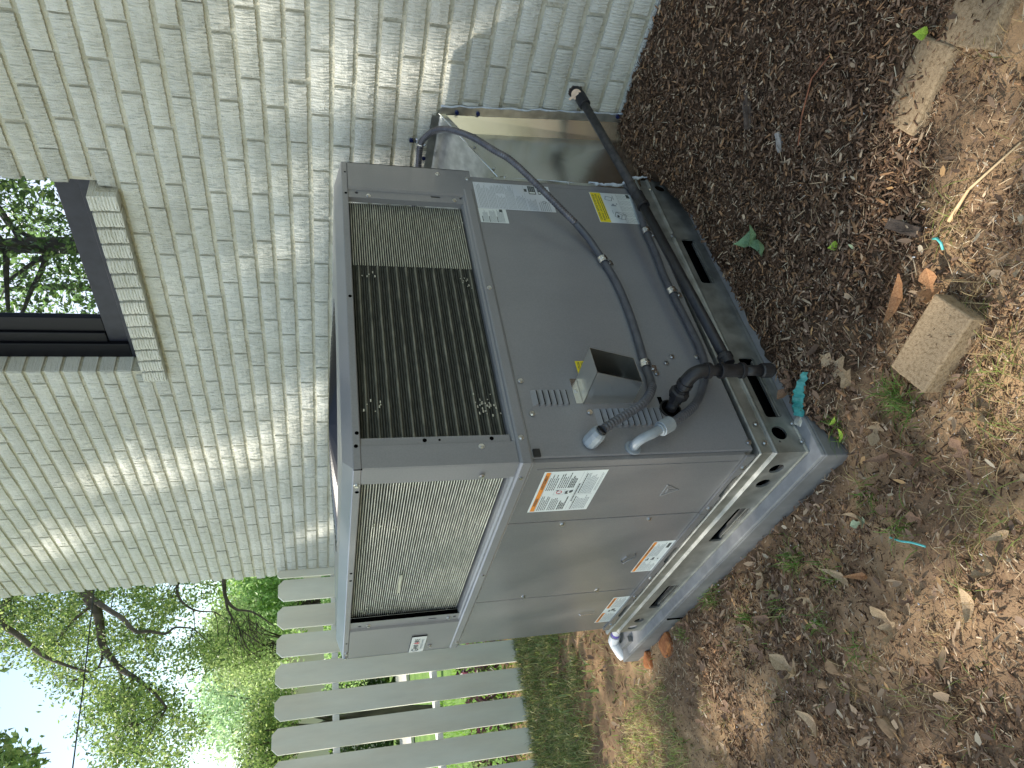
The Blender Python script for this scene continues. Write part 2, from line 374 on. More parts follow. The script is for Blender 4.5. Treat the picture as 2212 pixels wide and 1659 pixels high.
def project(p):
    d = Vector(p) - CAM; z = d.dot(FW)
    if z < .05: return None
    return 1509.92 * d.dot(RT) / z, 1509.92 * d.dot(UP) / z       # upright offsets
bricks = []
PIT = .2085; CH = .0677
for k in range(-18, 34):
    zc = 1.2 + CH * (k + .5)
    ph = -.229 if k % 2 else -.118
    ph += random.uniform(-.012, .012)
    n0 = int((-3.0 - ph) / PIT) - 1
    for i in range(n0, 20):
        y0 = ph + i * PIT + random.uniform(-.003, .003); y1 = y0 + PIT
        if y0 > 3.40: continue
        y1 = min(y1, 3.44 + .01)
        segs = [(y0 + .0045, y1 - .0045)]
        ztop = zc + CH / 2; zbot = zc - CH / 2
        if ztop > WIN[2] + .002:
            ns = []
            for a, b in segs:
                if b <= WIN[0] or a >= WIN[1]: ns.append((a, b))
                else:
                    if a < WIN[0] - .03: ns.append((a, WIN[0]))
                    if b > WIN[1] + .03: ns.append((WIN[1], b))
            segs = ns
        if zbot < 1.905 and ztop > 1.815:
            ns = []
            for a, b in segs:
                if b <= .318 or a >= 1.285: ns.append((a, b))
                else:
                    if a < .29: ns.append((a, .312))
                    if b > 1.31: ns.append((1.292, b))
            segs = ns
        for a, b in segs:
            if b - a > .03: bricks.append(((a + b) / 2, zc + random.uniform(-.001, .001), b - a, (.0545 + random.uniform(-.0015, .0015))))
def bscore(b):
    y, z, l, h = b
    c = [project((XW, y + sy * l / 2, z + sz * h / 2)) for sy, sz in ((-1, -1), (1, -1), (1, 1), (-1, 1))]
    if any(q is None for q in c): return 0
    ar = abs(sum(c[i][0] * c[(i + 1) % 4][1] - c[(i + 1) % 4][0] * c[i][1] for i in range(4))) / 2
    cu = sum(q[0] for q in c) / 4; cv = sum(q[1] for q in c) / 4
    if abs(cu) > 850 or abs(cv) > 1130: return 0
    if z < 1.05 and y > .2: return 1e-3
    return ar
bricks.sort(key=bscore, reverse=True)
brnd = random.Random(3)
for j, (y, z, l, h) in enumerate(bricks[:264]):
    o = put('brick', BRM[j % len(BRM)], house)
    o.location = (XW + brnd.uniform(-.001, .0015), y, z); o.scale = (1, l, h); o.rotation_euler = (brnd.uniform(-.004, .004), 0, 0)
rest = MB()
for j, (y, z, l, h) in enumerate(bricks[264:]):
    b = BRC[j % len(BRC)]; dx = brnd.uniform(-.001, .0015)
    rest.add([(v[0] + XW + dx, v[1] * l + y, v[2] * h + z) for v in b.v], b.f)
tag(part('brick_courses', rest, M['brick'], house, label='smaller and farther bricks of the wall'), kind='stuff')
# mortar bed behind the bricks, cut round the window, and the end wall round the corner
mo = MB()
mo.box(MORT, MORT + .2, -3.0, 3.432, -.3, 1.83); mo.box(MORT, MORT + .2, -3.0, WIN[0] - .007, 1.83, 3.4); mo.box(MORT, MORT + .2, WIN[1] + .007, 3.432, 1.83, 3.4)
mo.box(MORT + .2, 7, 3.2, 3.43, -.3, 3.4)
part('wall', mo, M['mortar'], house, label='recessed painted mortar between the bricks')
# jambs of the window opening: brick ends going into the depth
jb_me = MB().box(.006, .115, -.001, .030, -.0275, .0275).mesh('brick', M['sill_brick'])
for k in range(10, 34):
    zc = 1.2 + CH * (k + .5)
    if zc - CH / 2 < 1.9: continue
    o = put('brick', jb_me, house, bevel=.002); o.location = (XW + random.uniform(-.001, .001), WIN[1] + random.uniform(-.0008, .0008), zc)
# eave
ev = MB(); ev.box(XW - .34, 7, 2.9, 3.75, 3.05, 3.10); ev.box(XW - .36, XW - .30, -3, 3.75, 3.42, 3.56); ev.box(XW - .34, MORT + .2, -3, 3.75, 3.40, 3.42)
ev = MB(); ev.box(XW - .22, 7, -3, 3.62, 3.40, 3.55)
part('eave', ev, M['white_trim'], house)
# sill of rowlock bricks
sill = part('window_sill', MB().box(XW - .012, XW + .12, .322, 1.286, 1.818, 1.878), M['mortar'], house)
ns = 14; wS = (1.29 - .318) / ns
sbm = []
for k in range(3):
    b = MB(); src = brick_mesh(40 + k, 3, 9); wv = wS - .009
    b.add([(.12 if x > .02 else x - .037 - .006 * (y + .5), z * wv, y * .088 + (.006 if x > .02 else 0)) for x, y, z in src.v], [tuple(reversed(f)) for f in src.f]); sbm.append(b.mesh('brick', M['sill_brick']))
for i in range(ns):
    o = put('brick', sbm[i % 3], sill, bevel=.003); o.location = (XW + random.uniform(-.002, .002), .318 + (i + .5) * wS, 1.855 + random.uniform(-.001, .001))
# window
win = put('window', MB().box(XW + .24, XW + .25, WIN[0], WIN[1], 1.9, 3.4).mesh('window', M['black']), house)
fr = MB(); xf = XW + .085
fr.box(xf, xf + .10, WIN[0], WIN[1], 1.90, 1.955)                   # bottom rail, stepped
fr.box(xf + .02, xf + .10, WIN[0], WIN[1], 1.955, 2.035)
part('bottom_frame', fr, M['frame'], win, bevel=.003)
fj = MB(); fj.box(xf, xf + .10, 1.18, WIN[1], 1.955, 3.4); fj.box(xf + .012, xf + .1, 1.125, 1.18, 2.035, 3.4); fj.box(xf + .022, xf + .1, 1.045, 1.125, 2.035, 3.4)
fj.box(xf, xf + .1, WIN[0], WIN[0] + .05, 1.955, 3.4)
part('side_frame', fj, M['frame_black'], win, bevel=.003)
gp = MB(); gp.add([(xf + .035, WIN[0], 2.03), (xf + .035, 1.05, 2.03), (xf + .035, 1.05, 3.4), (xf + .035, WIN[0], 3.4)], [(3, 2, 1, 0)])
part('pane', gp, M['glass'], win)

# ------------------------------------------------------------------ fence
YF = 3.345
fence = thing('picket_fence', 'weathered off-white picket fence with clipped tops running from the house wall', 'fence', (XW, YF, -.1))
def picket(w, zt, r):
    c = min(.034, w * .3); z0 = -.10; mb = MB(); y0, y1 = 0, .018
    pr = [(-w / 2, z0), (w / 2, z0), (w / 2 + r.uniform(-.002, .002), zt - c), (w / 2 - c, zt), (-w / 2 + c, zt), (-w / 2, zt - c)]
    vs = [(x, y0, z) for x, z in pr] + [(x, y1, z) for x, z in pr]
    mb.add(vs, [(0, 1, 2, 3, 4, 5), (11, 10, 9, 8, 7, 6)] + [(i, i + 6, (i + 1) % 6 + 6, (i + 1) % 6) for i in range(6)]); return mb
prr = random.Random(5)
for k in range(-1, 22):
    w = .142; xc = 1.172 - .1825 * k
    if k == -1: w = .05; xc = 1.285
    pm = picket(w + prr.uniform(-.003, .003), 1.459 + prr.uniform(-.006, .006), prr)
    o = part('picket', pm, M['fence'], fence, bevel=.002); o.location = (xc, YF + prr.uniform(-.001, .001), 0); o.rotation_euler = (0, prr.uniform(-.004, .004), 0)
for z0, z1 in ((1.080, 1.118), (.468, .503), (-.14, -.098)):
    part('rail', MB().box(-3.0, 1.30, YF + .020, YF + .108, z0, z1), M['rail_white'], fence)
for x in (-1.2,):
    part('post', MB().box(x - .045, x + .045, YF + .110, YF + .2, -.3, 1.35), M['rail_white'], fence)

# ------------------------------------------------------------------ equipment pad
pad = thing('equipment_pad', 'grey plastic equipment pad under the air conditioner, half sunk in soil', 'pad', (.5, .7, -.09))
p1 = MB()
def slab(mb, x0, x1, y0, y1, z0, z1, dr):
    vs = [(x0 - dr, y0 - dr, z0), (x1 + dr, y0 - dr, z0), (x1 + dr, y1 + dr, z0), (x0 - dr, y1 + dr, z0), (x0, y0, z1), (x1, y0, z1), (x1, y1, z1), (x0, y1, z1)]
    mb.add(vs, [(0, 3, 2, 1), (4, 5, 6, 7), (0, 1, 5, 4), (1, 2, 6, 5), (2, 3, 7, 6), (3, 0, 4, 7)])
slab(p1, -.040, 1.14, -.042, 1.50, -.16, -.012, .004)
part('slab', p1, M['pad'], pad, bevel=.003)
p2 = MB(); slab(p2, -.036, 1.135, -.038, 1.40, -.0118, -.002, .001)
part('raised_lip', p2, M['pad_lip_lit'], pad, bevel=.002)
part('seam', MB().box(-.0455, -.0400, 1.02, 1.023, -.16, -.014).box(.54, .543, -.0475, -.042, -.16, -.014), M['black'], pad)

# ------------------------------------------------------------------ the air conditioner
W_, D_, ZT = 1.084, 1.194, 1.109
WB, DB = 1.062, 1.178
ZR, ZL = 1.091, .720
ac = thing('air_conditioner', 'large grey packaged air conditioner with louvred coils on a pad beside the brick wall', 'air conditioner', (.54, .6, 0))
def poly_sheet(mb, outer, holes, f, back, mi=0):
    """flat sheet with holes; f(a,z,d) maps face coordinates to the world; hole rims get a depth of back"""
    loops = [[Vector((a, z, 0)) for a, z in outer]] + [[Vector((a, z, 0)) for a, z in h] for h in holes]
    tris = geometry.tessellate_polygon(loops); flat = [p for l in loops for p in l]
    o = len(mb.v); mb.v += [f(p.x, p.y, 0) for p in flat]
    for t3 in tris: mb.f.append(tuple(o + i for i in t3)); mb.m.append(mi)
    for h in holes:
        n = len(h); o = len(mb.v)
        mb.v += [f(a, z, 0) for a, z in h] + [f(a, z, back) for a, z in h]
        for i in range(n): mb.f.append((o + i, o + (i + 1) % n, o + n + (i + 1) % n, o + n + i)); mb.m.append(mi)
def circ(a, z, r, n=20, sx=1): return [(a + r * sx * math.cos(2 * math.pi * i / n), z + r * math.sin(2 * math.pi * i / n)) for i in range(n)]
def rrect(a0, a1, z0, z1, r=.008):
    p = []
    for cx, cz, s in ((a1 - r, z1 - r, 0), (a0 + r, z1 - r, 90), (a0 + r, z0 + r, 180), (a1 - r, z0 + r, 270)):
        for i in range(4): an = R(s + i * 30); p.append((cx + r * math.cos(an), cz + r * math.sin(an)))
    return p
def FR(off=0): return lambda a, z, d: (a, -off + d, z)          # right service side: plane y = 0, seen from -y
def FL(off=0): return lambda a, z, d: (-off + d, a, z)          # left access side: plane x = 0, seen from -x

# core of the cabinet
core = MB(); core.box(.012, WB - .004, .012, DB - .004, .147, .73)
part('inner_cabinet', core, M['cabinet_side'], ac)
# right panel with slots for louvres
sp = MB()
sp.box(.010, WB - .03, -.001, .012, .150, .716)
part('service_panel', sp, M['cabinet'], ac, bevel=.0025)
part('corner_trim', MB().box(WB - .028, WB, .001, .02, .150, .716), M['cabinet'], ac, bevel=.002)
part('duct_side_panel', MB().box(WB - .003, WB, .02, DB, .150, .716), M['cabinet'], ac)
# left panels
for y0, y1 in ((.004, .2905), (.2935, .8045), (.8075, DB)):
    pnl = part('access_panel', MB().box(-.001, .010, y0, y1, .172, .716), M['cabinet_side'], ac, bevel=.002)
    a = MB(); tabs = (y1 - y0)
    n0 = y0 + .03; n1 = y1 - .03
    c = (y0 + y1) / 2
    hw = min(.045, tabs * .2)
    lip = [(y0, .150), (c - hw - .012, .150), (c - hw, .160), (c + hw, .160), (c + hw + .012, .150), (y1, .150), (y1, .1715), (y0, .1715)]
    f = FL(.007); b = FL(.001)
    n = len(lip); vs = [f(p, q, 0) for p, q in lip] + [b(p, q, 0) for p, q in lip]
    a.add(vs, [tuple(range(n)), tuple(range(2 * n - 1, n - 1, -1))] + [(i, i + n, (i + 1) % n + n, (i + 1) % n) for i in range(n)])
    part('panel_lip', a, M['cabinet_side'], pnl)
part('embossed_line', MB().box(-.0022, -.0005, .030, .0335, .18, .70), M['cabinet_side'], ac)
# ledge (drip tray) between the lower and upper halves
lg = MB()
def extr_corner(mb, prof, xe, ye, mi=0):
    """profile (offset outward, z) run along the left side, mitred round the near corner, then along the right side"""
    o = len(mb.v); n = len(prof)
    for (X_, Y_) in (('L', ye), ('C', 0), ('R', xe)):
        for d, z in prof:
            if X_ == 'L': mb.v.append((-d, Y_, z))
            elif X_ == 'C': mb.v.append((-d, -d, z))
            else: mb.v.append((Y_, -d, z))
    for s in range(2):
        for i in range(n - 1):
            a = o + s * n + i; mb.f.append((a, a + 1, a + 1 + n, a + n)); mb.m.append(mi)
extr_corner(lg, [(-.05, .757), (-.012, .757), (-.004, .753), (-.001, .748), (.004, .746), (.0075, .742), (.0075, .723), (.0055, .718), (.001, .7165), (-.01, .7165)], W_ - .10, D_ - .006)
part('drip_ledge', lg, M['cabinet'], ac)
part('corner_gasket', MB().box(.0105, .030, -.0075, -.0012, .697, .713), M['rubber'], ac)
# lid
lid = MB()
zr = [(-.010, ZR + .0), (.0, ZR), (.002, ZR + .002), (.002, ZT - .002), (0, ZT), (-.05, 1.129), (-.075, 1.131)]
o0 = len(lid.v)
def ringat(d, z): return [(-d, -d, z), (W_ + d, -d, z), (W_ + d, D_ + d, z), (-d, D_ + d, z)]
pr = zr
for d, z in pr: lid.v += ringat(d, z)
for i in range(len(pr) - 1):
    for k in range(4):
        a = i * 4 + k; b = i * 4 + (k + 1) % 4; lid.f.append((a, b, b + 4, a + 4)); lid.m.append(0)
top = [(-pr[-1][0], -pr[-1][0]), (W_ + pr[-1][0], -pr[-1][0]), (W_ + pr[-1][0], D_ + pr[-1][0]), (-pr[-1][0], D_ + pr[-1][0])]
GC = (.545, .60); GR = .40
poly_sheet(lid, top, [[(GC[0] + GR * math.cos(2 * math.pi * i / 40), GC[1] + GR * math.sin(2 * math.pi * i / 40)) for i in range(40)]], lambda a, z, d: (a, z, 1.131 - d), .10)
lido = part('top_lid', lid, M['cabinet'], ac)
part('seam_notch', MB().box(-.0035, .0, -.0002, .0014, ZR - .001, ZT - .001), M['black'], lido)
gd = MB()
for i in range(1, 26):
    r = GR * .985 * i / 25; z = 1.127 + .020 * (1 - (i / 25) ** 2)
    gd.tube([(GC[0] + r * math.cos(2 * math.pi * q / 40), GC[1] + r * math.sin(2 * math.pi * q / 40), z) for q in range(41)], .0019, 5, cap=False)
for q in range(8):
    an = q * math.pi / 4 + .2
    gd.tube([(GC[0] + GR * s * math.cos(an), GC[1] + GR * s * math.sin(an), 1.123 + .020 * (1 - s * s)) for s in (0, .33, .66, 1)], .0028, 5)
M['guard'] = mat('black_fan_guard', (.012, .012, .016), .3)
part('fan_guard', gd, M['guard'], ac)
fb = MB(); fb.tube([(GC[0], GC[1], .96), (GC[0], GC[1], 1.06)], .08, 16)
for q in range(3):
    an = q * 2 * math.pi / 3; u = Vector((math.cos(an), math.sin(an), 0)); w = Vector((-u.y, u.x, 0))
    c = Vector((GC[0], GC[1], 1.02)); fb.add([c + u * .07 - w * .04, c + u * .36 - w * .1 + Vector((0, 0, .02)), c + u * .36 + w * .1 - Vector((0, 0, .03)), c + u * .07 + w * .05 - Vector((0, 0, .02))], [(0, 1, 2, 3)])
part('fan', fb, M['guard'], ac)
# posts of the upper half
def post(mb, f, a0, a1, z0, z1, fold0=None, fold1=None):
    pass
po = MB(); po.box(-.0005, .057, -.0005, .004, .748, ZR); po.box(-.0005, .0035, .004, .060, .748, ZR); po.box(.057, .079, .004, .0065, .757, ZR); po.box(.0035, .0065, .060, .072, .757, ZR)
part('corner_post', po, M['cabinet'], ac, bevel=.0012)
po = MB(); poly_sheet(po, [(.9615, ZL - .005), (W_, ZL - .005), (W_, ZR), (.9615, ZR)], [], FR(.004), .003)
po.box(W_ - .003, W_, -.004, .12, ZL - .005, ZR)
po.add([(.9615, -.004, ZL - .005), (.9585, .003, ZL + .02), (.9585, .003, ZR), (.9615, -.004, ZR)], [(0, 1, 2, 3)])
poly_sheet(po, [(.923, .748), (.9595, .748), (.9595, ZR), (.923, ZR)], [rrect(.944, .952, .820, .850, .0039), circ(.946, 1.067, .0055, 10), circ(.949, .757, .0055, 10)], FR(-.003), .004)
po.add([(.923, .003, .748), (.923, .02, .748), (.923, .02, ZR), (.923, .003, ZR)], [(0, 1, 2, 3)])
fpo = part('corner_post', po, M['cabinet'], ac, label='wide far corner post next to the brick wall')
part('post_inner', MB().box(.93, .975, .01, .02, .73, ZR), M['black'], fpo)
po = MB(); poly_sheet(po, [(.943, ZL + .01), (D_, ZL + .01), (D_, ZR), (.943, ZR)], [], FL(.004), .003)
po.add([(-.004, .943, ZL + .01), (.003, .939, ZL + .03), (.003, .939, ZR), (-.004, .943, ZR)], [(0, 3, 2, 1)])
poly_sheet(po, [(.888, .752), (.941, .752), (.941, ZR), (.888, ZR)], [rrect(.908, .917, .822, .85, .0039), circ(.922, 1.062, .0055, 10), circ(.913, .765, .0055, 10)], FL(-.003), .004)
po.box(-.004, .12, D_ - .003, D_, ZL + .01, ZR)
lpo = part('corner_post', po, M['cabinet'], ac, label='wide far left corner post with the brand badge')
part('post_inner', MB().box(.01, .02, .895, .96, .73, ZR), M['black'], lpo)
# coils
co = MB(); co.box(.06, .93, .030, .07, .73, ZR); co.box(.030, .07, .05, .92, .73, ZR)
part('coil_core', co, M['coilback'], ac)
NT = 52; z0c, z1c = .7595, 1.088; pt = (z1c - z0c) / NT
def tube_mesh(l, mt, w, d, wob, seed, axis='x'):
    r = random.Random(seed); n = 14; mb = MB()
    for i in range(n + 1):
        a = -l / 2 + l * i / n; dz = r.uniform(-wob, wob); dd = r.uniform(-wob, wob)
        sec = [(0, -w / 2), (-d * .7, -w * .32), (-d, 0), (-d * .7, w * .32), (0, w / 2)]
        for q, z in sec: mb.v.append((a, q + dd, z + dz) if axis == 'x' else (q + dd, a, z + dz))
    for i in range(n):
        for k in range(4): mb.f.append((i * 5 + k, i * 5 + k + 1, (i + 1) * 5 + k + 1, (i + 1) * 5 + k)); mb.m.append(0)
    return mb.mesh('coil_tube', mt, True)
TA = [tube_mesh(.270, M['tube'], pt * .56, .005, .00022, s) for s in range(4)]
TBs = [tube_mesh(.575, M['tube_dark'], pt * .8, .004, .0002, s + 9) for s in range(3)]
TR = [tube_mesh(.575, M['tube_ridge'], pt * 1.35, .008, .0003, s + 19) for s in range(3)]
TL = [tube_mesh(.820, M["tube"], pt * .52, .005, .00025, s + 29, 'y') for s in range(4)]
for i in range(NT):
    z = z0c + (i + .5) * pt
    o = put('coil_tube', TA[i % 4], ac); o.location = (.7885, .026, z)
    o = put('coil_tube', (TR if i % 4 == 1 else TBs)[i % 3], ac); o.location = (.3655, .028, z)
    o = put('coil_tube', TL[i % 4], ac); o.location = (.026, .480, z)
sc = MB(); rr = random.Random(4)
for i in range(60):      # flattened, scuffed fins
    a = rr.choice([.17, .19, .60, .84]) + rr.gauss(0, .012); z = rr.choice([1.05, .80, .78]) + rr.gauss(0, .012); z = min(max(z, .762), 1.08)
    if abs(a - .653) > .01: sc.box(a - .006 * rr.random(), a + .002, .0195, .0205, z - .0012, z + .0016)
for i in range(30):
    a = rr.choice([.30, .83, .86]) + rr.gauss(0, .014); z = rr.choice([.99, .80, 1.05]) + rr.gauss(0, .014); z = min(max(z, .765), 1.08)
    sc.box(.0190, .0203, a, a + .008 * rr.random() + .002, z - .001, z + .0014)
sc.box(.0182, .0203, .60, .72, .955, .963)
tag(part('bent_fins', sc, M['tube'], ac), kind='stuff')
# louvres
lm = MB(); LW = .050
lm.add([(0, 0, .006), (LW, 0, .006), (LW, 0, -.0065), (0, 0, -.0065), (.004, -.0095, -.0045), (LW - .004, -.0095, -.0045)], [(0, 4, 5, 1), (0, 3, 4), (1, 5, 2), (3, 2, 5, 4)])
lv_me = lm.mesh('louver', M['cabinet'])
lb = MB().box(.004, LW - .004, -.0070, -.0004, -.0074, -.0052); lb_me = lb.mesh('louver_gap', M['black'])
for z0, z1, n, x0, w in ((.596, .687, 6, .152, .049), (.365, .538, 11, .086, .056)):
    for i in range(n):
        z = z1 - (i + .5) * (z1 - z0) / n
        o = put('louver', lv_me, ac); o.location = (x0, -.001, z); o.scale = (w / LW, 1, 1.12)
        g = put('louver_gap', lb_me, o)
# base rail
rl = MB()
extr_corner(rl, [(-.02, .1405), (-.003, .1400), (.003, .1385), (.0058, .1355), (.0058, .1325), (.002, .1285), (-.002, .125)], 1.11, 1.235)
extr_corner(rl, [(-.002, .125), (-.001, .0975), (.004, .0950), (.0070, .0920), (.0070, .0895), (.003, .083)], 1.11, 1.235)
rh = [rrect(.105, .307, .023, .071), rrect(.602, .803, .022, .070), circ(.056, .056, .0205, 24), circ(1.068, .055, .0185, 24), circ(.030, .066, .003, 8)]
lh = [rrect(.281, .482, .012, .056), rrect(.808, 1.003, .012, .055), circ(.074, .048, .020, 24), circ(.147, .048, .020, 24), circ(1.120, .046, .019, 24), circ(1.19, .046, .019, 24)]
poly_sheet(rl, [(-.003, .014), (1.11, .014), (1.11, .083), (-.003, .083)], rh, FR(.003), .006)
poly_sheet(rl, [(-.003, .008), (1.235, .008), (1.235, .083), (-.003, .083)], lh, FL(.003), .006)
extr_corner(rl, [(.003, .014), (.0034, .006), (.0050, .002), (.0055, -.0015)], 1.11, 1.235)
rl.box(1.104, 1.11, .02, 1.235, 0, .145); rl.box(.02, 1.11, 1.229, 1.235, 0, .145)
rail = part('base_rail', rl, M['galv_rail'], ac)
inner = MB(); inner.box(.030, 1.10, .030, 1.225, .001, .10)
part('rail_interior', inner, M['black'], rail)
for x0, x1, z in ((.112, .300, .024), (.609, .797, .023)): part('slot_lip', MB().box(x0, x1, .004, .012, z, z + .004), M['galv_rail'], rail)
for y0, y1 in ((.29, .475), (.815, .995)): part('slot_lip', MB().box(.004, .012, y0, y1, .0145, .0185), M['galv_rail'], rail)

# hex screws
sm = MB(); sm.tube([(0, 0, 0), (0, -.0012, 0)], .0068, 16); sm.tube([(0, -.0012, 0), (0, -.0052, 0)], .0046, 6); sm.tube([(0, -.0030, .0), (0, -.0046, 0)], .0046, 6)
scr = sm.mesh('screw', M['screw'])
def screws(face, pts, off, parent=ac, s=1.0):
    for a, z in pts:
        o = put('screw', scr, parent)
        if face == 'R': o.location = (a, -off, z); o.rotation_euler = (0, random.uniform(0, 3), 0)
        else: o.location = (-off, a, z); o.rotation_euler = (0, random.uniform(0, 3), -math.pi / 2)
        o.scale = (s,) * 3
screws('R', [(.548, .733), (.130, .694), (.229, .704), (.131, .549), (.051, .540), (.308, .270), (.286, .294), (.251, .333), (.308, .197), (.085, .112), (.029, .156), (.027, .112), (.061, .735), (1.04, .725), (1.054, .819)][1:13] + [(1.04, .727), (1.054, .819)], .004)
screws('R', [(.548, .733), (.061, .735)], .0078); screws('R', [(.045, .828)], .001); screws('R', [(.932, 1.034), (.935, .779)], -.0025)
screws('R', [(.081, .009), (.025, .008), (.81, .098), (1.05, .100), (1.075, .01)], .008, rail, .9)
screws('L', [(.042, .827), (.054, .735), (.584, .731), (1.129, .729), (1.143, .820)], .006); screws('L', [(.309, .565), (.312, .314), (.787, .565), (.788, .317)], .001)
screws('L', [(.054, .158), (.260, .158), (.713, .158), (.863, .158), (1.121, .158)], .007, ac, .95); screws('L', [(.918, .784), (.920, 1.036)], -.0025); screws('L', [(.064, 1.100), (1.143, 1.097), (1.185, 1.10)], .002)
hm = MB().tube([(0, -.0006, 0), (0, .0004, 0)], .0045, 12).mesh('screw_hole', M['black'])
for f, a, z, s in [('R', .510, 1.099, 1), ('R', .089, 1.098, 1), ('R', .055, 1.101, 1), ('R', 1.036, 1.098, .7), ('R', .934, 1.098, .9), ('L', .093, 1.098, 1), ('L', .514, 1.099, .8), ('L', .561, 1.099, .8), ('L', 1.05, 1.099, .7)]:
    o = put('screw_hole', hm, ac); o.scale = (s, 1, s)
    if f == 'R': o.location = (a, -.0022, z)
    else: o.location = (-.0022, a, z); o.rotation_euler = (0, 0, -math.pi / 2)
for a, z, s in ((.069, .952, 1.1), (.069, .80, 1.1), (.069, .919, .6)):
    o = put('screw_hole', hm, ac); o.scale = (s, 1, s); o.location = (a, .0038, z)

# vent hood
hd = MB(); t_ = .0008
T0, T1 = (.159, -.001, .558), (.236, -.001, .558); B0, B1 = (.159, -.001, .427), (.236, -.001, .430)
t0, t1 = (.159, -.120, .559), (.236, -.120, .559); b0, b1 = (.161, -.080, .429), (.236, -.082, .431)
def sheet(mb, q, th=.0012):
    q = [Vector(p) for p in q]; nrm = (q[1] - q[0]).cross(q[2] - q[0]).normalized() * th
    vs = [p for p in q] + [p + nrm for p in q]
    mb.add(vs, [(0, 1, 2, 3), (7, 6, 5, 4), (0, 4, 5, 1), (1, 5, 6, 2), (2, 6, 7, 3), (3, 7, 4, 0)])
sheet(hd, [T0, T1, t1, t0]); sheet(hd, [B0, T0, t0, b0]); sheet(hd, [T1, B1, b1, t1]); sheet(hd, [B1, B0, b0, b1])
M['hood'] = noisy(mat('hood_steel', rough=.28, metal=.95), (.66, .67, .64), (.72, .73, .70), 3, rough=(.26, .30))
hood = part('vent_hood', hd, M['hood'], ac)
fl = MB(); fl.box(.159, .236, -.0028, -.0012, .559, .576)
part('hood_flange', fl, M['zinc'], hood); screws('R', [(.197, .568)], .003, hood, .8)
part('hood_tube', MB().box(.165, .230, -.010, -.004, .435, .550), M['black'], hood)

# labels ------------------------------------------------------------
def textmesh(txt, h):
    cu = bpy.data.curves.new('t', 'FONT'); cu.body = txt; cu.size = h; cu.align_x = 'CENTER'; cu.align_y = 'CENTER'; cu.resolution_u = 2; cu.offset = h * .012
    ob = bpy.data.objects.new('t', cu); C.objects.link(ob)
    me = bpy.data.meshes.new_from_object(ob.evaluated_get(bpy.context.evaluated_depsgraph_get()))
    vs = [tuple(v.co) for v in me.vertices]; fs = [tuple(p.vertices) for p in me.polygons]
    bpy.data.objects.remove(ob); bpy.data.curves.remove(cu); bpy.data.meshes.remove(me); return vs, fs
class Lab:
    """u runs in reading direction, w upward, both from the label's lower left corner"""
    def __init__(s, face, a_left, z0, width, height, off, paper, nm='warning_label', parent=ac):
        s.f = face; s.a = a_left; s.z = z0; s.w = width; s.h = height; s.off = off; s.nm = nm
        b = MB(); s.rect(b, 0, width, 0, height, 0); s.o = part(nm, b, paper, parent); s.p = {}
    def P(s, u, w, d): return (s.a + u, -s.off - d, s.z + w) if s.f == 'R' else (-s.off - d, s.a - u, s.z + w)
    def rect(s, mb, u0, u1, w0, w1, d): mb.add([s.P(u0, w0, d), s.P(u1, w0, d), s.P(u1, w1, d), s.P(u0, w1, d)], [(0, 1, 2, 3)])
    def r(s, key, u0, u1, w0, w1, lv=1):
        s.p.setdefault(key, MB()); s.rect(s.p[key], u0 * s.w, u1 * s.w, w0 * s.h, w1 * s.h, lv * .00025)
    def lines(s, key, u0, u1, w0, w1, n, seed, fill=.5, lv=1, ragged=.3):
        r = random.Random(seed)
        for i in range(n):
            wc = w1 - (i + .5) * (w1 - w0) / n; hh = (w1 - w0) / n * fill / 2; u = u0; end = u1 - (u1 - u0) * r.random() * ragged
            while u < end:
                l = min(r.uniform(.02, .07) * (1 if s.w < .2 else .6), end - u)
                if l > .008: s.r(key, u, u + l, wc - hh, wc + hh, lv)
                u += l + .008
    def text(s, key, txt, u, w, h, lv=2, wid=None):
        vs, fs = textmesh(txt, h * s.h * 1.25); s.p.setdefault(key, MB())
        k = 1.0
        if wid:
            x0 = min(v[0] for v in vs); x1 = max(v[0] for v in vs); k = wid * s.w / max(x1 - x0, 1e-6)
        s.p[key].add([s.P(u * s.w + v[0] * k, w * s.h + v[1], lv * .00025) for v in vs], fs)
    def done(s):
        for k, mb in s.p.items(): part('print', mb, M[k], s.o)
# big warning label near the corner, left side
L = Lab('L', .234, .520, .190, .158, .0014, M['paper'])
L.r('orange', .02, .98, .895, .965)
for u in (.30, .69): L.r('ink', u - .26 if u < .5 else u - .22, u + .28 if u < .5 else u + .29, .890, .8905, 2)
L.text('ink', 'WARNING', .26, .93, .055, 2, .20); L.text('ink', 'AVERTISSEMENT', .75, .93, .055, 2, .33)
L.lines('ink', .04, .42, .72, .87, 5, 1, .45); L.lines('ink', .55, .97, .72, .87, 5, 2, .45)
L.lines('ink', .04, .36, .56, .70, 5, 3, .45); L.lines('ink', .60, .97, .54, .70, 5, 4, .45)
L.lines('ink', .04, .38, .42, .54, 4, 5, .7, ragged=.5); L.lines('ink', .60, .97, .42, .53, 4, 6, .7, ragged=.5)
for (u0, u1, w0, w1) in ((.02, .98, .884, .888), (.02, .98, .372, .376), (.02, .98, .322, .326), (.42, .424, .06, .32), (.43, .434, .54, .70), (.56, .564, .54, .70), (.43, .564, .70, .704), (.43, .564, .54, .544), (.43, .564, .41, .414)): L.r('ink_soft', u0, u1, w0, w1)
L.r('ink', .45, .47, .60, .63); L.r('ink', .525, .55, .64, .68)
rg = L.p.setdefault('red', MB())
for i in range(16):
    a0 = 2 * math.pi * i / 16; a1 = 2 * math.pi * (i + 1) / 16; cu, cw_ = .498 * L.w, .625 * L.h
    rg.add([L.P(cu + r_ * math.cos(a), cw_ + r_ * math.sin(a), .0005) for r_, a in ((.0075, a0), (.0075, a1), (.0055, a1), (.0055, a0))], [(0, 1, 2, 3)])
ik = L.p['ink']; cx_, cz_ = .495 * L.w, .47 * L.h
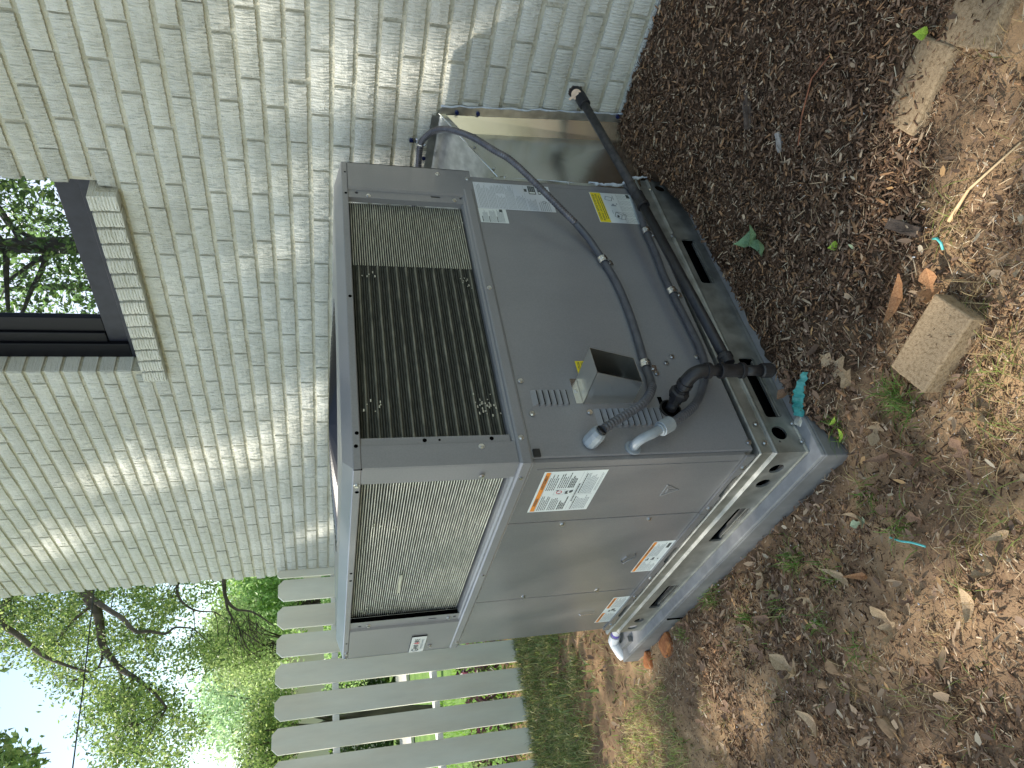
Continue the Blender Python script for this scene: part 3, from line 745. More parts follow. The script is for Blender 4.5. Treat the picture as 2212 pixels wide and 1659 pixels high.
ik.add([L.P(cx_ + a, cz_ + b, .0004) for a, b in ((-.010, .008), (.004, .009), (.007, .002), (-.002, .003), (-.008, -.001))], [(0, 1, 2, 3, 4)])
ik.add([L.P(cx_ + a, cz_ + b, .0004) for a, b in ((-.004, -.002), (.006, -.001), (.009, -.009), (.002, -.011), (-.005, -.006))], [(0, 1, 2, 3, 4)])
L.lines('ink', .25, .70, .335, .365, 1, 9, .7, ragged=0); L.lines('ink', .04, .40, .285, .315, 1, 10, .6, ragged=.1); L.lines('ink', .45, .95, .285, .315, 1, 11, .6, ragged=.1)
L.lines('ink_soft', .04, .41, .06, .28, 8, 12, .5); L.lines('ink_soft', .44, .97, .09, .28, 8, 13, .5); L.lines('ink_soft', .5, .97, .03, .07, 2, 14, .4)
L.done()
# middle warning label
L = Lab('L', .668, .172, .210, .070, .0014, M['paper'])
L.r('orange', .02, .98, .82, .96); L.text('ink', 'WARNING', .25, .89, .10, 2, .22); L.text('ink', 'AVERTISSEMENT', .72, .89, .10, 2, .34)
L.lines('ink_soft', .03, .36, .30, .78, 7, 21, .5); L.lines('ink_soft', .52, .97, .30, .78, 7, 22, .5); L.lines('ink_soft', .03, .30, .08, .28, 3, 24, .5)
L.r('ink_soft', .37, .372, .06, .80); L.r('ink_soft', .49, .492, .06, .80)
for u0, u1, w0, w1 in ((.39, .42, .60, .74), (.42, .47, .62, .68), (.40, .43, .34, .50), (.43, .48, .36, .46), (.41, .45, .14, .20), (.78, .93, .08, .22)): L.r('ink', u0, u1, w0, w1)
L.done()
# far warning label
L = Lab('L', 1.10, .160, .230, .070, .0014, M['paper'])
L.r('orange', .02, .40, .80, .95); L.r('orange', .58, .97, .80, .95); L.text('ink', 'WARNING', .21, .87, .10, 2, .25); L.text('ink', 'AVERTISSEMENT', .775, .87, .10, 2, .33)
L.lines('ink_soft', .03, .38, .10, .76, 8, 31, .5); L.lines('ink_soft', .60, .97, .22, .76, 7, 32, .5)
for u0, u1, w0, w1 in ((.44, .50, .62, .72), (.47, .55, .42, .60), (.43, .47, .30, .42)): L.r('ink', u0, u1, w0, w1)
L.done()
# rating plate, right side
L = Lab('R', .901, .463, .130, .248, .0022, M['paper2'], 'rating_plate')
for w0, w1, n, u0, u1, sd in ((.86, .97, 6, .03, .95, 1), (.74, .85, 6, .03, .95, 2), (.62, .73, 6, .03, .55, 3), (.62, .73, 6, .60, .95, 4), (.50, .61, 7, .03, .95, 5), (.36, .49, 7, .03, .60, 6), (.22, .34, 7, .03, .50, 7), (.05, .20, 6, .03, .40, 8), (.10, .18, 3, .75, .95, 9)):
    L.lines('ink_soft', u0, u1, w0, w1, n, 40 + sd, .38, ragged=.25)
for w in (.98, .855, .735, .615, .495, .35): L.r('ink_soft', .02, .98, w, w + .002)
L.r('ink', .65, .97, .195, .290); L.r('ink', .66, .97, .125, .165); L.r('paper', .68, .74, .205, .28, 2); L.r('paper', .69, .75, .13, .16, 2); L.lines('ink_soft', .77, .95, .205, .28, 3, 60, .4, 2)
L.r('ink', .74, .85, .31, .345); rg = L.p['ink']
for i in range(14):
    a0 = 2 * math.pi * i / 14; a1 = 2 * math.pi * (i + 1) / 14; cu, cw_ = .36 * L.w, .12 * L.h
    rg.add([L.P(cu + r_ * math.cos(a), cw_ + r_ * math.sin(a), .0005) for r_, a in ((.0062, a0), (.0062, a1), (.0048, a1), (.0048, a0))], [(0, 1, 2, 3)])
L.done()
L = Lab('R', .834, .626, .0665, .086, .0022, M['paper'], 'small_text_label')
for k, (w0, w1) in enumerate(((.70, .88), (.42, .64), (.12, .36))): L.lines('ink_soft', .05, .95, w0, w1, 6, 70 + k, .5); L.lines('ink', .05, .45, w1 + .005, w1 + .045, 1, 80 + k, .8, ragged=0)
L.r('ink', .78, .97, .14, .25); L.done()
# yellow caution label
L = Lab('R', .866, .180, .153, .146, .0022, M['paper'], 'caution_label')
L.r('yellow', .01, .99, .74, .985); L.text('ink', 'CAUTION - NOTICE TO INSTALLER', .5, .935, .055, 2, .84); L.text('ink', 'PRUDENCE - AVIS AUX INSTALLATEURS', .5, .865, .05, 2, .88)
L.lines('ink', .12, .9, .745, .83, 2, 91, .4, 2, ragged=.1)
def outl(pts, wd=.0007):
    for i in range(len(pts)):
        a = Vector(pts[i]); b = Vector(pts[(i + 1) % len(pts)]); d = (b - a).normalized(); n2 = Vector((-d.y, d.x)) * wd
        L.p['ink'].add([L.P(*(q), .0004) for q in (a - n2, b - n2, b + n2, a + n2)], [(0, 1, 2, 3)])
outl([(.020, .068), (.042, .060), (.055, .078), (.033, .087)]); outl([(.020, .068), (.042, .060), (.042, .046), (.020, .054)]); outl([(.042, .060), (.055, .078), (.055, .063), (.042, .046)])
outl([(.112, .078), (.130, .072), (.136, .093), (.118, .099)]); L.p['ink'].add([L.P(.034 + .006 * math.cos(a), .075 + .004 * math.sin(a), .0005) for a in [i * .6283 for i in range(10)]], [tuple(range(10))])
for u0, u1, w0, w1 in ((.56, .60, .46, .58), (.60, .64, .50, .55), (.62, .66, .42, .45), (.78, .92, .46, .475), (.30, .42, .60, .612)): L.r('ink_soft', u0, u1, w0, w1)
for k in range(5): L.lines('ink_soft', .02 + k * .195, .19 + k * .195, .08, .37, 9, 100 + k, .3, ragged=.0)
L.r('ink', .86, .98, .05, .13); L.r('ink_soft', .02, .98, .375, .38); L.done()
L = Lab('R', .250, .524, .045, .024, .0016, M['yellow'], 'caution_label')
L.text('ink', 'CAUTION', .5, .65, .32, 2, .8); L.lines('ink', .08, .92, .1, .42, 2, 121, .5, 2); L.done()
# badge
L = Lab('L', 1.183, .840, .147, .049, .0085, M['badge'], 'brand_badge')
part('badge_body', MB().box(-.0083, -.0042, 1.0355, 1.1835, .8395, .8895), M['rubber'], L.o)
vsT = L.text('ink', 'G', .14, .58, .55); L.text('ink', 'RAND', .36, .60, .34, 2, .30); L.text('red', 'A', .60, .58, .48); L.text('ink', 'IRE', .76, .60, .34, 2, .20)
L.r('ink', .10, .90, .40, .415); L.text('ink_soft', 'Heating & Cooling', .5, .24, .22, 2, .62); L.done()
# handles and emblem on the left
def hook(y, z, s=1):
    mb = MB(); mb.tube([(-.001, y + .022, z), (-.012, y + .020, z), (-.014, y + .005, z - .002), (-.013, y - .008, z - .012), (-.011, y - .018, z - .03), (-.001, y - .020, z - .032)], .0022 * s, 6)
    return mb
part('pull_handle', hook(.552, .305, .9), M['cabinet_side'], ac, smooth=True); 
part('pull_handle', MB().add([(-.0015, .566, .310), (-.006, .564, .308), (-.006, .540, .300), (-.0015, .540, .302)], [(0, 1, 2, 3)]), M['cabinet_side'], ac)
mbh = MB(); mbh.tube([(-.001, .995, .318), (-.008, .990, .316), (-.008, .985, .27), (-.001, .984, .264)], .0018, 6)
part('pull_handle', mbh, M['zinc'], ac)
em = MB()
for a, b in (((.185, .332), (.130, .332)), ((.130, .332), (.158, .290)), ((.158, .290), (.185, .332)), ((.170, .322), (.150, .322)), ((.158, .322), (.158, .302))):
    em.tube([(-.0012, a[0], a[1]), (-.0012, b[0], b[1])], .0016, 6)
part('embossed_triangle', em, M['cabinet_side'], ac)

# ------------------------------------------------------------------ ductwork
duct = thing('sheet_metal_duct', 'galvanised sheet metal duct between the air conditioner and the brick wall', 'duct', (1.2, .4, .12))
y_wt, y_wb = -.056, -.096
A = (WB + .004, .004, .12); B = (XW - .001, y_wb, .10); Cc = (XW - .001, y_wt, .790); D = (WB + .004, .002, .620)
I0 = Vector((1.268, -.044, .114)); I1 = Vector((1.268, -.020, .754)); dm = MB(); A_, B_, C_, D_ = Vector(A), Vector(B), Vector(Cc), Vector(D)
mid = (A_ + I0 + I1 + D_) / 4 + Vector((0, -.0035, 0))
dm.add([A_, I0, I1, D_, mid, B_, C_], [(0, 1, 4), (1, 2, 4), (2, 3, 4), (3, 0, 4), (1, 5, 6, 2)])
part('side_panel', dm, M['duct'], duct)
tp = MB(); tp.add([(WB + .004, .002, .620), (XW - .001, y_wt, .790), (XW - .001, 1.15, .82), (WB + .004, 1.12, .65)], [(0, 3, 2, 1)])
part('top_panel', tp, M['galv'], duct)
sm2 = MB(); P0 = Vector((WB + .004, -.001, .624)); P1 = Vector((XW - .004, y_wt - .003, .792)); dn = Vector((.012, .001, -.026))
sm2.add([P0, P1, P1 + Vector((0, .0, -.022)), P0 + dn], [(0, 3, 2, 1)]); sm2.tube([P0 + Vector((0, -.001, 0)), P1 + Vector((0, -.001, 0))], .0022, 6)
part('folded_seam', sm2, M['duct'], duct)
wf = MB(); xf_ = XW - .004
wf.add([(xf_, y_wt - .0, .80), (xf_, y_wt - .03, .785), (xf_, y_wb - .028, .10), (xf_, y_wb, .10)], [(0, 1, 2, 3)])
wf.add([(xf_, y_wt + .004, .790), (xf_, 1.16, .82), (xf_, 1.16, .845), (xf_, y_wt + .004, .815)], [(0, 3, 2, 1)])
part('wall_flange', wf, M['galv'], duct)
uf = MB(); uf.box(1.052, 1.066, -.0022, .004, .150, .64); part('unit_flange', uf, M['duct'], duct)
for a, z in ((1.066, .600), (1.061, .385)):
    o = put('screw', scr, duct); o.location = (a, -.003, z); o.scale = (.7,) * 3
bm_ = MB().tube([(0, 0, 0), (-.006, 0, 0)], .007, 6).mesh('masonry_screw', mat('blue_screw', (.02, .03, .12), .35, .6))
for y, z in ((-.070, .735), (-.073, .665), (-.112, .18), (.11, .825)):
    o = put('masonry_screw', bm_, duct); o.location = (XW - .004, y, z)
for tt in (.12, .45, .75):
    o = put('screw', scr, duct); o.location = P0.lerp(P1, tt) + Vector((.003, -.002, -.012)); o.scale = (.7,) * 3
ck = MB(); rk = random.Random(8)
def bead(mb, pts, r, n=7):
    P = []
    for a, b in zip(pts[:-1], pts[1:]):
        for i in range(n): P.append(Vector(a).lerp(Vector(b), i / n) + Vector((rk.gauss(0, .002), rk.gauss(0, .001), rk.gauss(0, .002))))
    mb.tube(P, [r * rk.uniform(.4, 1.5) for _ in P], 6)
bead(ck, [(1.070, -.004, .31), (1.066, -.003, .25), (1.075, -.004, .16)], .0035); bead(ck, [(1.078, -.006, .185), (1.108, -.008, .145), (1.118, -.006, .10), (1.120, -.006, .02)], .0045); bead(ck, [(1.066, -.002, .58), (1.068, -.002, .32)], .0012)
bead(ck, [(XW - .005, y_wt - .032, .79), (XW - .005, y_wb - .030, .12)], .0028, 40)
part('sealant_bead', ck, M['caulk'], duct, smooth=True)

# ------------------------------------------------------------------ conduits and gas pipe
def smoothpath(P, n=6):
    P = [Vector(p) for p in P]; out = []
    for i in range(len(P) - 1):
        p0 = P[max(i - 1, 0)]; p1 = P[i]; p2 = P[i + 1]; p3 = P[min(i + 2, len(P) - 1)]
        for k in range(n):
            t = k / n; out.append(.5 * ((2 * p1) + (p2 - p0) * t + (2 * p0 - 5 * p1 + 4 * p2 - p3) * t * t + (3 * p1 - p0 - 3 * p2 + p3) * t ** 3))
    out.append(P[-1]); return out
def ribbed(P, r, pitch=.0045, amp=.0011):
    P = smoothpath(P, 10); L_ = [0]
    for a, b in zip(P[:-1], P[1:]): L_.append(L_[-1] + (b - a).length)
    out = []; rs = []; s = 0; i = 0
    while s < L_[-1]:
        while i < len(L_) - 2 and L_[i + 1] < s: i += 1
        out.append(P[i].lerp(P[i + 1], (s - L_[i]) / max(L_[i + 1] - L_[i], 1e-6))); rs.append(r + amp * (1 if len(out) % 2 else -1)); s += pitch / 2
    return out, rs
c1 = [(1.287, .30, .842), (1.287, .20, .843), (1.285, .13, .843), (1.285, .081, .845), (1.28, .031, .843), (1.26, -.018, .82), (1.235, -.048, .796), (1.2, -.07, .763), (1.14, -.088, .709), (1.055, -.1, .651), (1.012, -.1, .609), (.932, -.085, .548), (.846, -.07, .49), (.789, -.05, .439)]
c1b = [(.789, -.05, .439), (.735, -.034, .404), (.70, -.020, .384), (.640, -.014, .366), (.565, -.014, .355), (.455, -.014, .352), (.347, -.014, .357), (.272, -.014, .363), (.225, -.018, .366), (.185, -.034, .379)]
c1c = [(.185, -.034, .379), (.150, -.046, .402), (.118, -.052, .432), (.095, -.053, .470), (.075, -.052, .505), (.055, -.051, .540), (.045, -.05, .556)]
cd = thing('flexible_conduit', 'grey flexible conduit arching from brick wall over the duct down to the upper fitting', 'conduit', (.6, -.02, .36), 'electrical conduits on the unit')
pp, rs = ribbed(c1, .0102, .0085, .0007); mb = MB(); mb.tube(pp, rs, 14); part('ribbed_section', mb, M['conduit_rib'], cd, smooth=False)
mb = MB(); mb.tube(smoothpath(c1b), .0106, 16); part('smooth_section', mb, M['conduit'], cd, smooth=True)
pp, rs = ribbed(c1c, .0108, .0095, .0009); mb = MB(); mb.tube(pp, rs, 14); part('ribbed_section', mb, M['conduit'], cd)
def strap(parent, p, d, r):
    """one-hole strap: band round the pipe and a lobe with a screw"""
    p = Vector(p); d = Vector(d).normalized(); out = Vector((0, -1, 0)); s = d.cross(out).normalized(); mb = MB()
    prof = [(-r * 3.2, -.012 + .0), (-r * 1.7, -.0125), (-r * 1.15, -.006)] + [((r + .0018) * -math.cos(a), (r + .0018) * math.sin(a)) for a in [i * math.pi / 8 for i in range(1, 9)]]
    for sg in (-1, 1):
        pass
    vs = []
    for (u, v) in prof:
        for w in (-.0105, .0105): vs.append(p + s * u + out * (v if v > -.009 else -(r + .001)) + d * w)
    n = len(prof); fs = [(2 * i, 2 * i + 1, 2 * i + 3, 2 * i + 2) for i in range(n - 1)]
    mb.add(vs, fs); o = part('strap', mb, M['zinc'], parent)
    sm_ = o.modifiers.new('solid', 'SOLIDIFY'); sm_.thickness = .0026
    rb = MB(); rb.tube([p + d * w + s * ((r + .003) * -math.cos(a)) + out * ((r + .003) * math.sin(a)) for a in [i * math.pi / 8 for i in range(0, 9)] for w in (0,)], .0022, 6)
    part('strap_bead', rb, M['zinc'], o, smooth=True)
    q = put('screw', scr, o); q.location = p + s * (-r * 2.3) + out * (-(r - .0005)); q.scale = (.8,) * 3
strap(cd, (.668, -.016, .374), (-1, 0, -.15), .0108); strap(cd, (.270, -.015, .363), (-1, 0, .1), .0108)
ws = MB(); ws.tube([(1.285, .035, .842 + .014 * math.cos(a)) if False else (1.285 - .0 + .014 * math.sin(a) * -1, .04, .843 + .014 * math.cos(a)) for a in [i * math.pi / 8 for i in range(17)]], .003, 6); ws.box(1.300, 1.305, .032, .050, .855, .880)
part('strap', ws, M['zinc'], cd); o = put('masonry_screw', bm_, cd); o.location = (1.303, .041, .875)
def nut(mb, p, d, r, l, n=12, flute=.06):
    p = Vector(p); d = Vector(d).normalized()
    mb.tube([p, p + d * l * .15, p + d * l * .8, p + d * l], [r * .88, r, r, r * .82], n)
mb = MB(); nut(mb, (.043, -.001, .574), (.06, -1, -.35), .0195, .050, 10); 
part('grey_fitting', mb, M['fitting'], cd, bevel=.002); part('fitting_seal', MB().tube([(.0455, -.0485, .5565), (.0465, -.0525, .5545)], .0128, 14), M['rubber'], cd)

cd2 = thing('flexible_conduit', 'dark grey conduit running low along the panel behind the gas pipe to an elbow fitting', 'conduit', (.5, -.02, .19), 'electrical conduits on the unit')
c2p = [(1.10, .02, .176), (1.043, -.015, .178), (1.001, -.016, .176), (.90, -.015, .184), (.796, -.014, .190), (.707, -.014, .190), (.612, -.014, .195), (.538, -.014, .192), (.436, -.014, .187), (.35, -.014, .183), (.290, -.014, .186), (.235, -.016, .204), (.192, -.02, .229), (.155, -.024, .255), (.126, -.030, .282)]
mb = MB(); mb.tube(smoothpath(c2p), .0104, 16); part('smooth_section', mb, M['conduit'], cd2, smooth=True)
pp, rs = ribbed([(.126, -.030, .282), (.105, -.036, .308), (.087, -.042, .334), (.068, -.046, .362), (.052, -.049, .388)], .0108, .0095, .0007); mb = MB(); mb.tube(pp, rs, 14); part('ribbed_section', mb, M['conduit'], cd2)
strap(cd2, (.812, -.015, .189), (-1, 0, .02), .0105); strap(cd2, (.545, -.015, .192), (-1, 0, -.03), .0105)
ef = MB(); ef.tube([(.062, -.048, .376), (.045, -.050, .408)], .0185, 18); ef.tube([(.045, -.050, .408), (.042, -.050, .413)], .0150, 18)
ef.tube(smoothpath([(.044, -.050, .410), (.034, -.050, .430), (.028, -.042, .452), (.026, -.026, .465), (.026, -.004, .467)], 5), .0115, 14); ef.tube([(.026, -.006, .467), (.026, -.001, .467)], .0195, 20)
part('elbow_fitting', ef, M['fitting'], cd2, bevel=.0015)

gp_ = thing('gas_pipe', 'black iron gas pipe from house wall to unit with tee and drip leg', 'pipe', (.5, -.13, .2))
pr_ = .0135
def pipe(name, pts, r, mt='iron', n=16, sm=True): mb = MB(); mb.tube(pts, r, n); return part(name, mb, M[mt], gp_, smooth=sm)
CPL = Vector((.815, -.128, .252)); TEE = Vector((.158, -.128, .212)); WLL = Vector((1.285, -.186, .348))
a = (CPL - TEE).normalized(); b = (WLL - CPL).normalized()
pipe('pipe_run', [TEE + a * .03, CPL], pr_); pipe('pipe_run', [CPL, WLL], pr_, 'iron_dusty')
mb = MB(); mb.tube([CPL - a * .030, CPL - a * .028, CPL - a * .018, CPL - a * .0165, CPL, CPL + b * .026, CPL + b * .028], [.0150, .0195, .0195, .0178, .0178, .0182, .0150], 18); part('coupling', mb, M['iron'], gp_, smooth=False)
# tee
mb = MB(); mb.tube([TEE + a * .020 - Vector((0, 0, 0)), TEE + a * .034, TEE + a * .035, TEE + a * .047, TEE + a * .049], [.0165, .0165, .0195, .0195, .0150], 18)
def vseg(z0, z1, r, x=.157): mb.tube([(x, -.128, z0), (x, -.128, z1)], r, 18)
vseg(.182, .246, .0168); vseg(.236, .247, .0200); vseg(.180, .191, .0200); part('tee', mb, M['iron'], gp_, bevel=.0012)
mb = MB(); vseg(.120, .185, pr_); part('drip_leg', mb, M['iron'], gp_, smooth=True)
mb = MB(); mb.tube([(.157, -.128, .133), (.157, -.128, .129), (.157, -.128, .105), (.157, -.128, .096)], [.0165, .0185, .0185, .0120], 18); part('drip_cap', mb, M['iron'], gp_)
mb = MB(); vseg(.245, .283, pr_); part('nipple', mb, M['iron'], gp_, smooth=True)
mb = MB(); mb.tube(smoothpath([(.157, -.128, .279), (.156, -.126, .298), (.153, -.117, .315), (.148, -.100, .325), (.146, -.088, .327)], 6), .0172, 18); mb.tube([(.157, -.128, .272), (.157, -.128, .284)], .0200, 18); mb.tube([(.147, -.096, .326), (.145, -.084, .328)], .0200, 18)
part('elbow', mb, M['iron'], gp_, smooth=False, bevel=.001)
mb = MB(); mb.tube([(.145, -.085, .328), (.141, -.05, .330)], pr_, 16); part('nipple', mb, M['iron'], gp_, smooth=True)
mb = MB(); mb.tube([(.1445, -.076, .3285), (.144, -.070, .329)], .017, 8); mb.tube([(.144, -.070, .329), (.1435, -.066, .329), (.142, -.050, .330), (.1415, -.046, .330)], [.019, .0245, .0245, .018], 8); mb.tube([(.1415, -.046, .330), (.140, -.030, .331)], .0165, 8)
part('union', mb, M['iron'], gp_)
mb = MB(); mb.tube([(.140, -.035, .331), (.137, .008, .332)], pr_, 16); part('nipple', mb, M['iron'], gp_, smooth=True)
mb = MB(); mb.tube([(.137, -.004, .332), (.137, -.0012, .332)], .025, 22); mb.box(.150, .176, -.0022, -.0012, .345, .356); part('panel_opening', mb, M['black'], gp_)
mb = MB(); mb.tube([(.137 + .026 * math.cos(t), -.003, .332 + .026 * math.sin(t)) for t in [i * math.pi / 10 for i in range(21)]], .0028, 6, cap=False); part('grommet', mb, M['rubber'], gp_, smooth=True)
# wall end: elbow into the wall, with a beige lever plug
mb = MB(); d = b; mb.tube([WLL - d * .052, WLL - d * .050, WLL - d * .004, WLL], [.0150, .0195, .0195, .017], 18); mb.tube([(1.283, -.187, .350), (1.33, -.182, .352)], .0185, 16); part('wall_elbow', mb, M['iron'], gp_, bevel=.001)
hole = MB(); hole.tube([(XW + .006, -.180, .352), (XW - .0005, -.180, .352)], [.026, .022], 14); part('wall_hole', hole, mat('broken_brick_hole', (.05, .035, .028), .95), gp_)
pg = MB(); c = WLL + Vector((-.006, -.004, .012)); dd = Vector((-.75, -.45, .35)).normalized(); pg.tube([c, c + dd * .009], .0165, 18); ppart = part('beige_plug', pg, M['plug'], gp_, bevel=.001)
lvq = MB(); u_ = dd.cross(Vector((0, .3, 1))).normalized(); v_ = dd.cross(u_).normalized(); c2 = c + dd * .0095
def obox(mb, c, ax, ay, az, hx, hy, hz):
    vs = [c + ax * sx * hx + ay * sy * hy + az * sz * hz for sz in (-1, 1) for sx, sy in ((-1, -1), (1, -1), (1, 1), (-1, 1))]
    mb.add(vs, [(0, 3, 2, 1), (4, 5, 6, 7), (0, 1, 5, 4), (1, 2, 6, 5), (2, 3, 7, 6), (3, 0, 4, 7)])
lu = (v_ * -.8 + u_ * .4).normalized(); lv2 = dd.cross(lu).normalized()
obox(lvq, c2 + lu * .010, lu, lv2, dd, .018, .0038, .0035); part('plug_lever', lvq, M['plug'], ppart)
pb = part('bracket_shadow_slot', MB().box(.150, .170, -.128, -.06, .100, .103), M['iron'], gp_) if False else None

# ------------------------------------------------------------------ drain
dr = thing('drain_pipe', 'white plastic drain pipe with a purple primer ring and an elbow at the pad end', 'pipe', (.06, 1.45, -.03))
dp = [(.120, 1.20, .040), (.080, 1.28, .036), (.030, 1.425, .026)]
dA, dB, dC = Vector((.115, 1.22, .026)), Vector((.048, 1.445, .020)), Vector((-.005, 1.50, -.012))
mb = MB(); mb.tube([dA, dB], .0165, 18); part('pipe_run', mb, M['white_pvc'], dr, smooth=True)
di = (dB - dA).normalized(); mb = MB(); mb.tube([dB - di * .024, dB - di * .012], .0172, 18); part('primer_ring', mb, M['purple'], dr, smooth=True)
mb = MB(); mb.tube([dB - di * .010, dB - di * .0095, dB + di * .028, dB + di * .036 + Vector((-.008, .0, -.006)), dC, dC + Vector((-.010, .004, -.010))], [.017, .0215, .0215, .0215, .0215, .0215], 18); part('elbow', mb, M['white_pvc'], dr)
wed = MB(); wed.box(-.012, .010, 1.33, 1.42, -.002, .016); part('pipe_wedge', wed, M['pad'], pad)

# ------------------------------------------------------------------ pavers, stones and odd things on the soil
def lump_box(lx_, ly_, lz_, seed, j=.002, nseg=6):
    r = random.Random(seed); import bmesh
    bm = bmesh.new(); bmesh.ops.create_cube(bm, size=1)
    bmesh.ops.subdivide_edges(bm, edges=bm.edges[:], cuts=nseg, use_grid_fill=True)
    for v in bm.verts:
        p = v.co; q = Vector((p.x * lx_, p.y * ly_, p.z * lz_))
        ex = sum(1 for c_ in (abs(p.x), abs(p.y), abs(p.z)) if c_ > .499)
        if ex >= 2: q *= 1 - .008 * r.random() * (ex - 1)
        v.co = q + Vector((r.gauss(0, j), r.gauss(0, j), r.gauss(0, j)))
    me = bpy.data.meshes.new('lump'); bm.to_mesh(me); bm.free(); return me
def placed(name, me, mt, loc, rot, label, cat, bevel=0):
    me.materials.append(mt); o = bpy.data.objects.new(name, me); C.objects.link(o); o.location = loc; o.rotation_euler = rot; tag(o, label, cat)
    if bevel: b_ = o.modifiers.new('b', 'BEVEL'); b_.width = bevel; b_.segments = 2; b_.limit_method = 'ANGLE'
    return o
placed('paving_stone', lump_box(.098, .180, .066, 1, .0003), M['paver'], (-.020, -.424, -.052), (R(3), R(-4), R(15)), 'tan concrete paving stone lying loose in grass nearest the pad', 'paver', .004)
placed('paving_stone', lump_box(.105, .178, .06, 2, .0003), M['paver'], (.441, -.728, -.078), (R(-2), R(3), R(13)), 'narrow tan paving stone scattered with mulch, lower of the touching pair', 'paver', .004)
placed('paving_stone', lump_box(.130, .150, .06, 3, .0003), M['paver'], (.425, -.900, -.080), (R(2), R(2), R(22)), 'wider tan paving stone cut off by the frame beside the narrow one', 'paver', .004)
def rock(lx_, ly_, lz_, seed):
    import bmesh; r = random.Random(seed); bm = bmesh.new(); bmesh.ops.create_icosphere(bm, subdivisions=3, radius=.5)
    ph = [r.uniform(0, 6) for _ in range(6)]
    for v in bm.verts:
        p = v.co.copy(); k = 1 + .16 * math.sin(p.x * 7 + ph[0]) * math.sin(p.y * 8 + ph[1]) + .12 * math.sin(p.z * 9 + ph[2] + p.x * 5) + r.gauss(0, .02)
        q = p * k; q = Vector([max(-.40, min(.40, c_)) for c_ in q]); v.co = Vector((q.x * lx_, q.y * ly_, q.z * lz_))
    me = bpy.data.meshes.new('rock'); bm.to_mesh(me); bm.free(); return me
def G(x, y): return float(gh(x, y))
for (x, y, a_, b_, c_, rz, sd, lab) in ((-.432, .335, .055, .034, .035, 40, 1, 'brown clay rock, the rounder stone lying among lobed dead leaves'), (-.452, .402, .042, .026, .03, 70, 2, 'small smooth brown stone just left of the larger rock'),
        (-.590, .252, .058, .036, .03, 20, 3, 'flat tan wedge-shaped stone near the lower edge'), (-.50, .262, .04, .022, .02, 60, 4, 'thin pale tan stone chip between the two darker rocks')):
    placed('stone', rock(a_, b_, c_, sd), M['rock'], (x, y, G(x, y) + .008), (R(8), R(-6), R(rz)), lab, 'stone')
M['orange_clay'] = noisy(mat('orange_clay', rough=.95), (.30, .10, .035), (.42, .17, .06), 50, bump=.9, bscale=120, dist=.004)
placed('clay_lump', rock(.09, .12, .05, 9), M['orange_clay'], (-.075, 1.20, G(-.075, 1.2) + .002), (0, 0, .4), 'orange clay lump crumbled beside the far end of the pad', 'clay')
placed('clay_lump', rock(.06, .08, .05, 10), M['orange_clay'], (-.075, 1.385, G(-.075, 1.38) + .0), (0, 0, .9), 'dark orange clay clod just past the pad corner by the drain', 'clay')

def leaf_mesh(outline, curl, mt, seed=0, nm='leaf'):
    """outline: list of (along, half width) pairs; a thin curled leaf"""
    r = random.Random(seed); mb = MB(); n = len(outline)
    for a_, w in outline:
        z = curl * (a_ - .5) ** 2 * 4
        mb.v += [(a_ - .5, -w, z + curl * 1.4 * w + r.uniform(-.02, .02)), (a_ - .5, 0, z - .01), (a_ - .5, w, z + curl * 1.2 * w + r.uniform(-.02, .02))]
    for i in range(n - 1):
        for k in range(2): mb.f.append((i * 3 + k, i * 3 + k + 1, (i + 1) * 3 + k + 1, (i + 1) * 3 + k)); mb.m.append(0)
    return mb.mesh(nm, mt)
OAK = [(0, .01), (.08, .02), (.14, .12), (.2, .17), (.27, .06), (.36, .07), (.44, .24), (.52, .29), (.58, .08), (.68, .08), (.78, .21), (.88, .16), (1, .02)]
OVAL = [(0, .01), (.1, .07), (.3, .155), (.5, .19), (.7, .16), (.9, .07), (1, .01)]
BROAD = [(0, .01), (.08, .15), (.25, .30), (.5, .33), (.75, .22), (.92, .07), (1, .01)]
LANCE = [(0, .01), (.2, .08), (.5, .12), (.8, .07), (1, .01)]
def leafmat(n, c0, c1): return noisy(mat(n, rough=.65), c0, c1, 25, bump=.5, bscale=60, dist=.01)
LMT = {'green': leafmat('green_leaf', (.13, .24, .12), (.22, .33, .18)), 'lime': leafmat('lime_leaf', (.22, .34, .03), (.34, .48, .06)), 'tan': leafmat('tan_leaf', (.30, .21, .12), (.42, .31, .19)),
       'brown': leafmat('brown_leaf', (.15, .085, .05), (.25, .15, .09)), 'orange': leafmat('orange_leaf', (.28, .13, .055), (.38, .20, .09)), 'pale': leafmat('pale_leaf', (.30, .36, .22), (.42, .48, .30))}
def leaf(x, y, size, rz, kind, shape, curl, label, dz=.014, tilt=(0, 0)):
    me = leaf_mesh(shape, curl, LMT[kind], int(abs(x * 991 + y * 77)))
    o = bpy.data.objects.new('leaf', me); C.objects.link(o); o.location = (x, y, G(x, y) + dz); o.scale = (size,) * 3; o.rotation_euler = (R(tilt[0]), R(tilt[1]), R(rz)); tag(o, label, 'leaf')
leaf(.572, -.195, .085, 75, 'green', BROAD, .5, 'folded green leaf lying alone on dark mulch', .02, (20, 0))
leaf(.540, -.205, .072, 20, 'green', BROAD, .4, 'smaller half of the folded green leaf on the mulch', .02, (-25, 0))
leaf(.368, -.352, .034, 60, 'lime', BROAD, .3, 'single small lime green leaf below the folded one')
leaf(.326, -.385, .022, 10, 'pale', OVAL, .3, 'tiny pale green leaf right of the lime one')
leaf(.105, -.195, .130, 195, 'tan', OAK, .12, 'large pale tan lobed leaf flat on the soil between pad and paving stone')
leaf(.160, .0 - .07, .085, 120, 'brown', OAK, .3, 'brown curled leaf with holes next to the teal scrap')
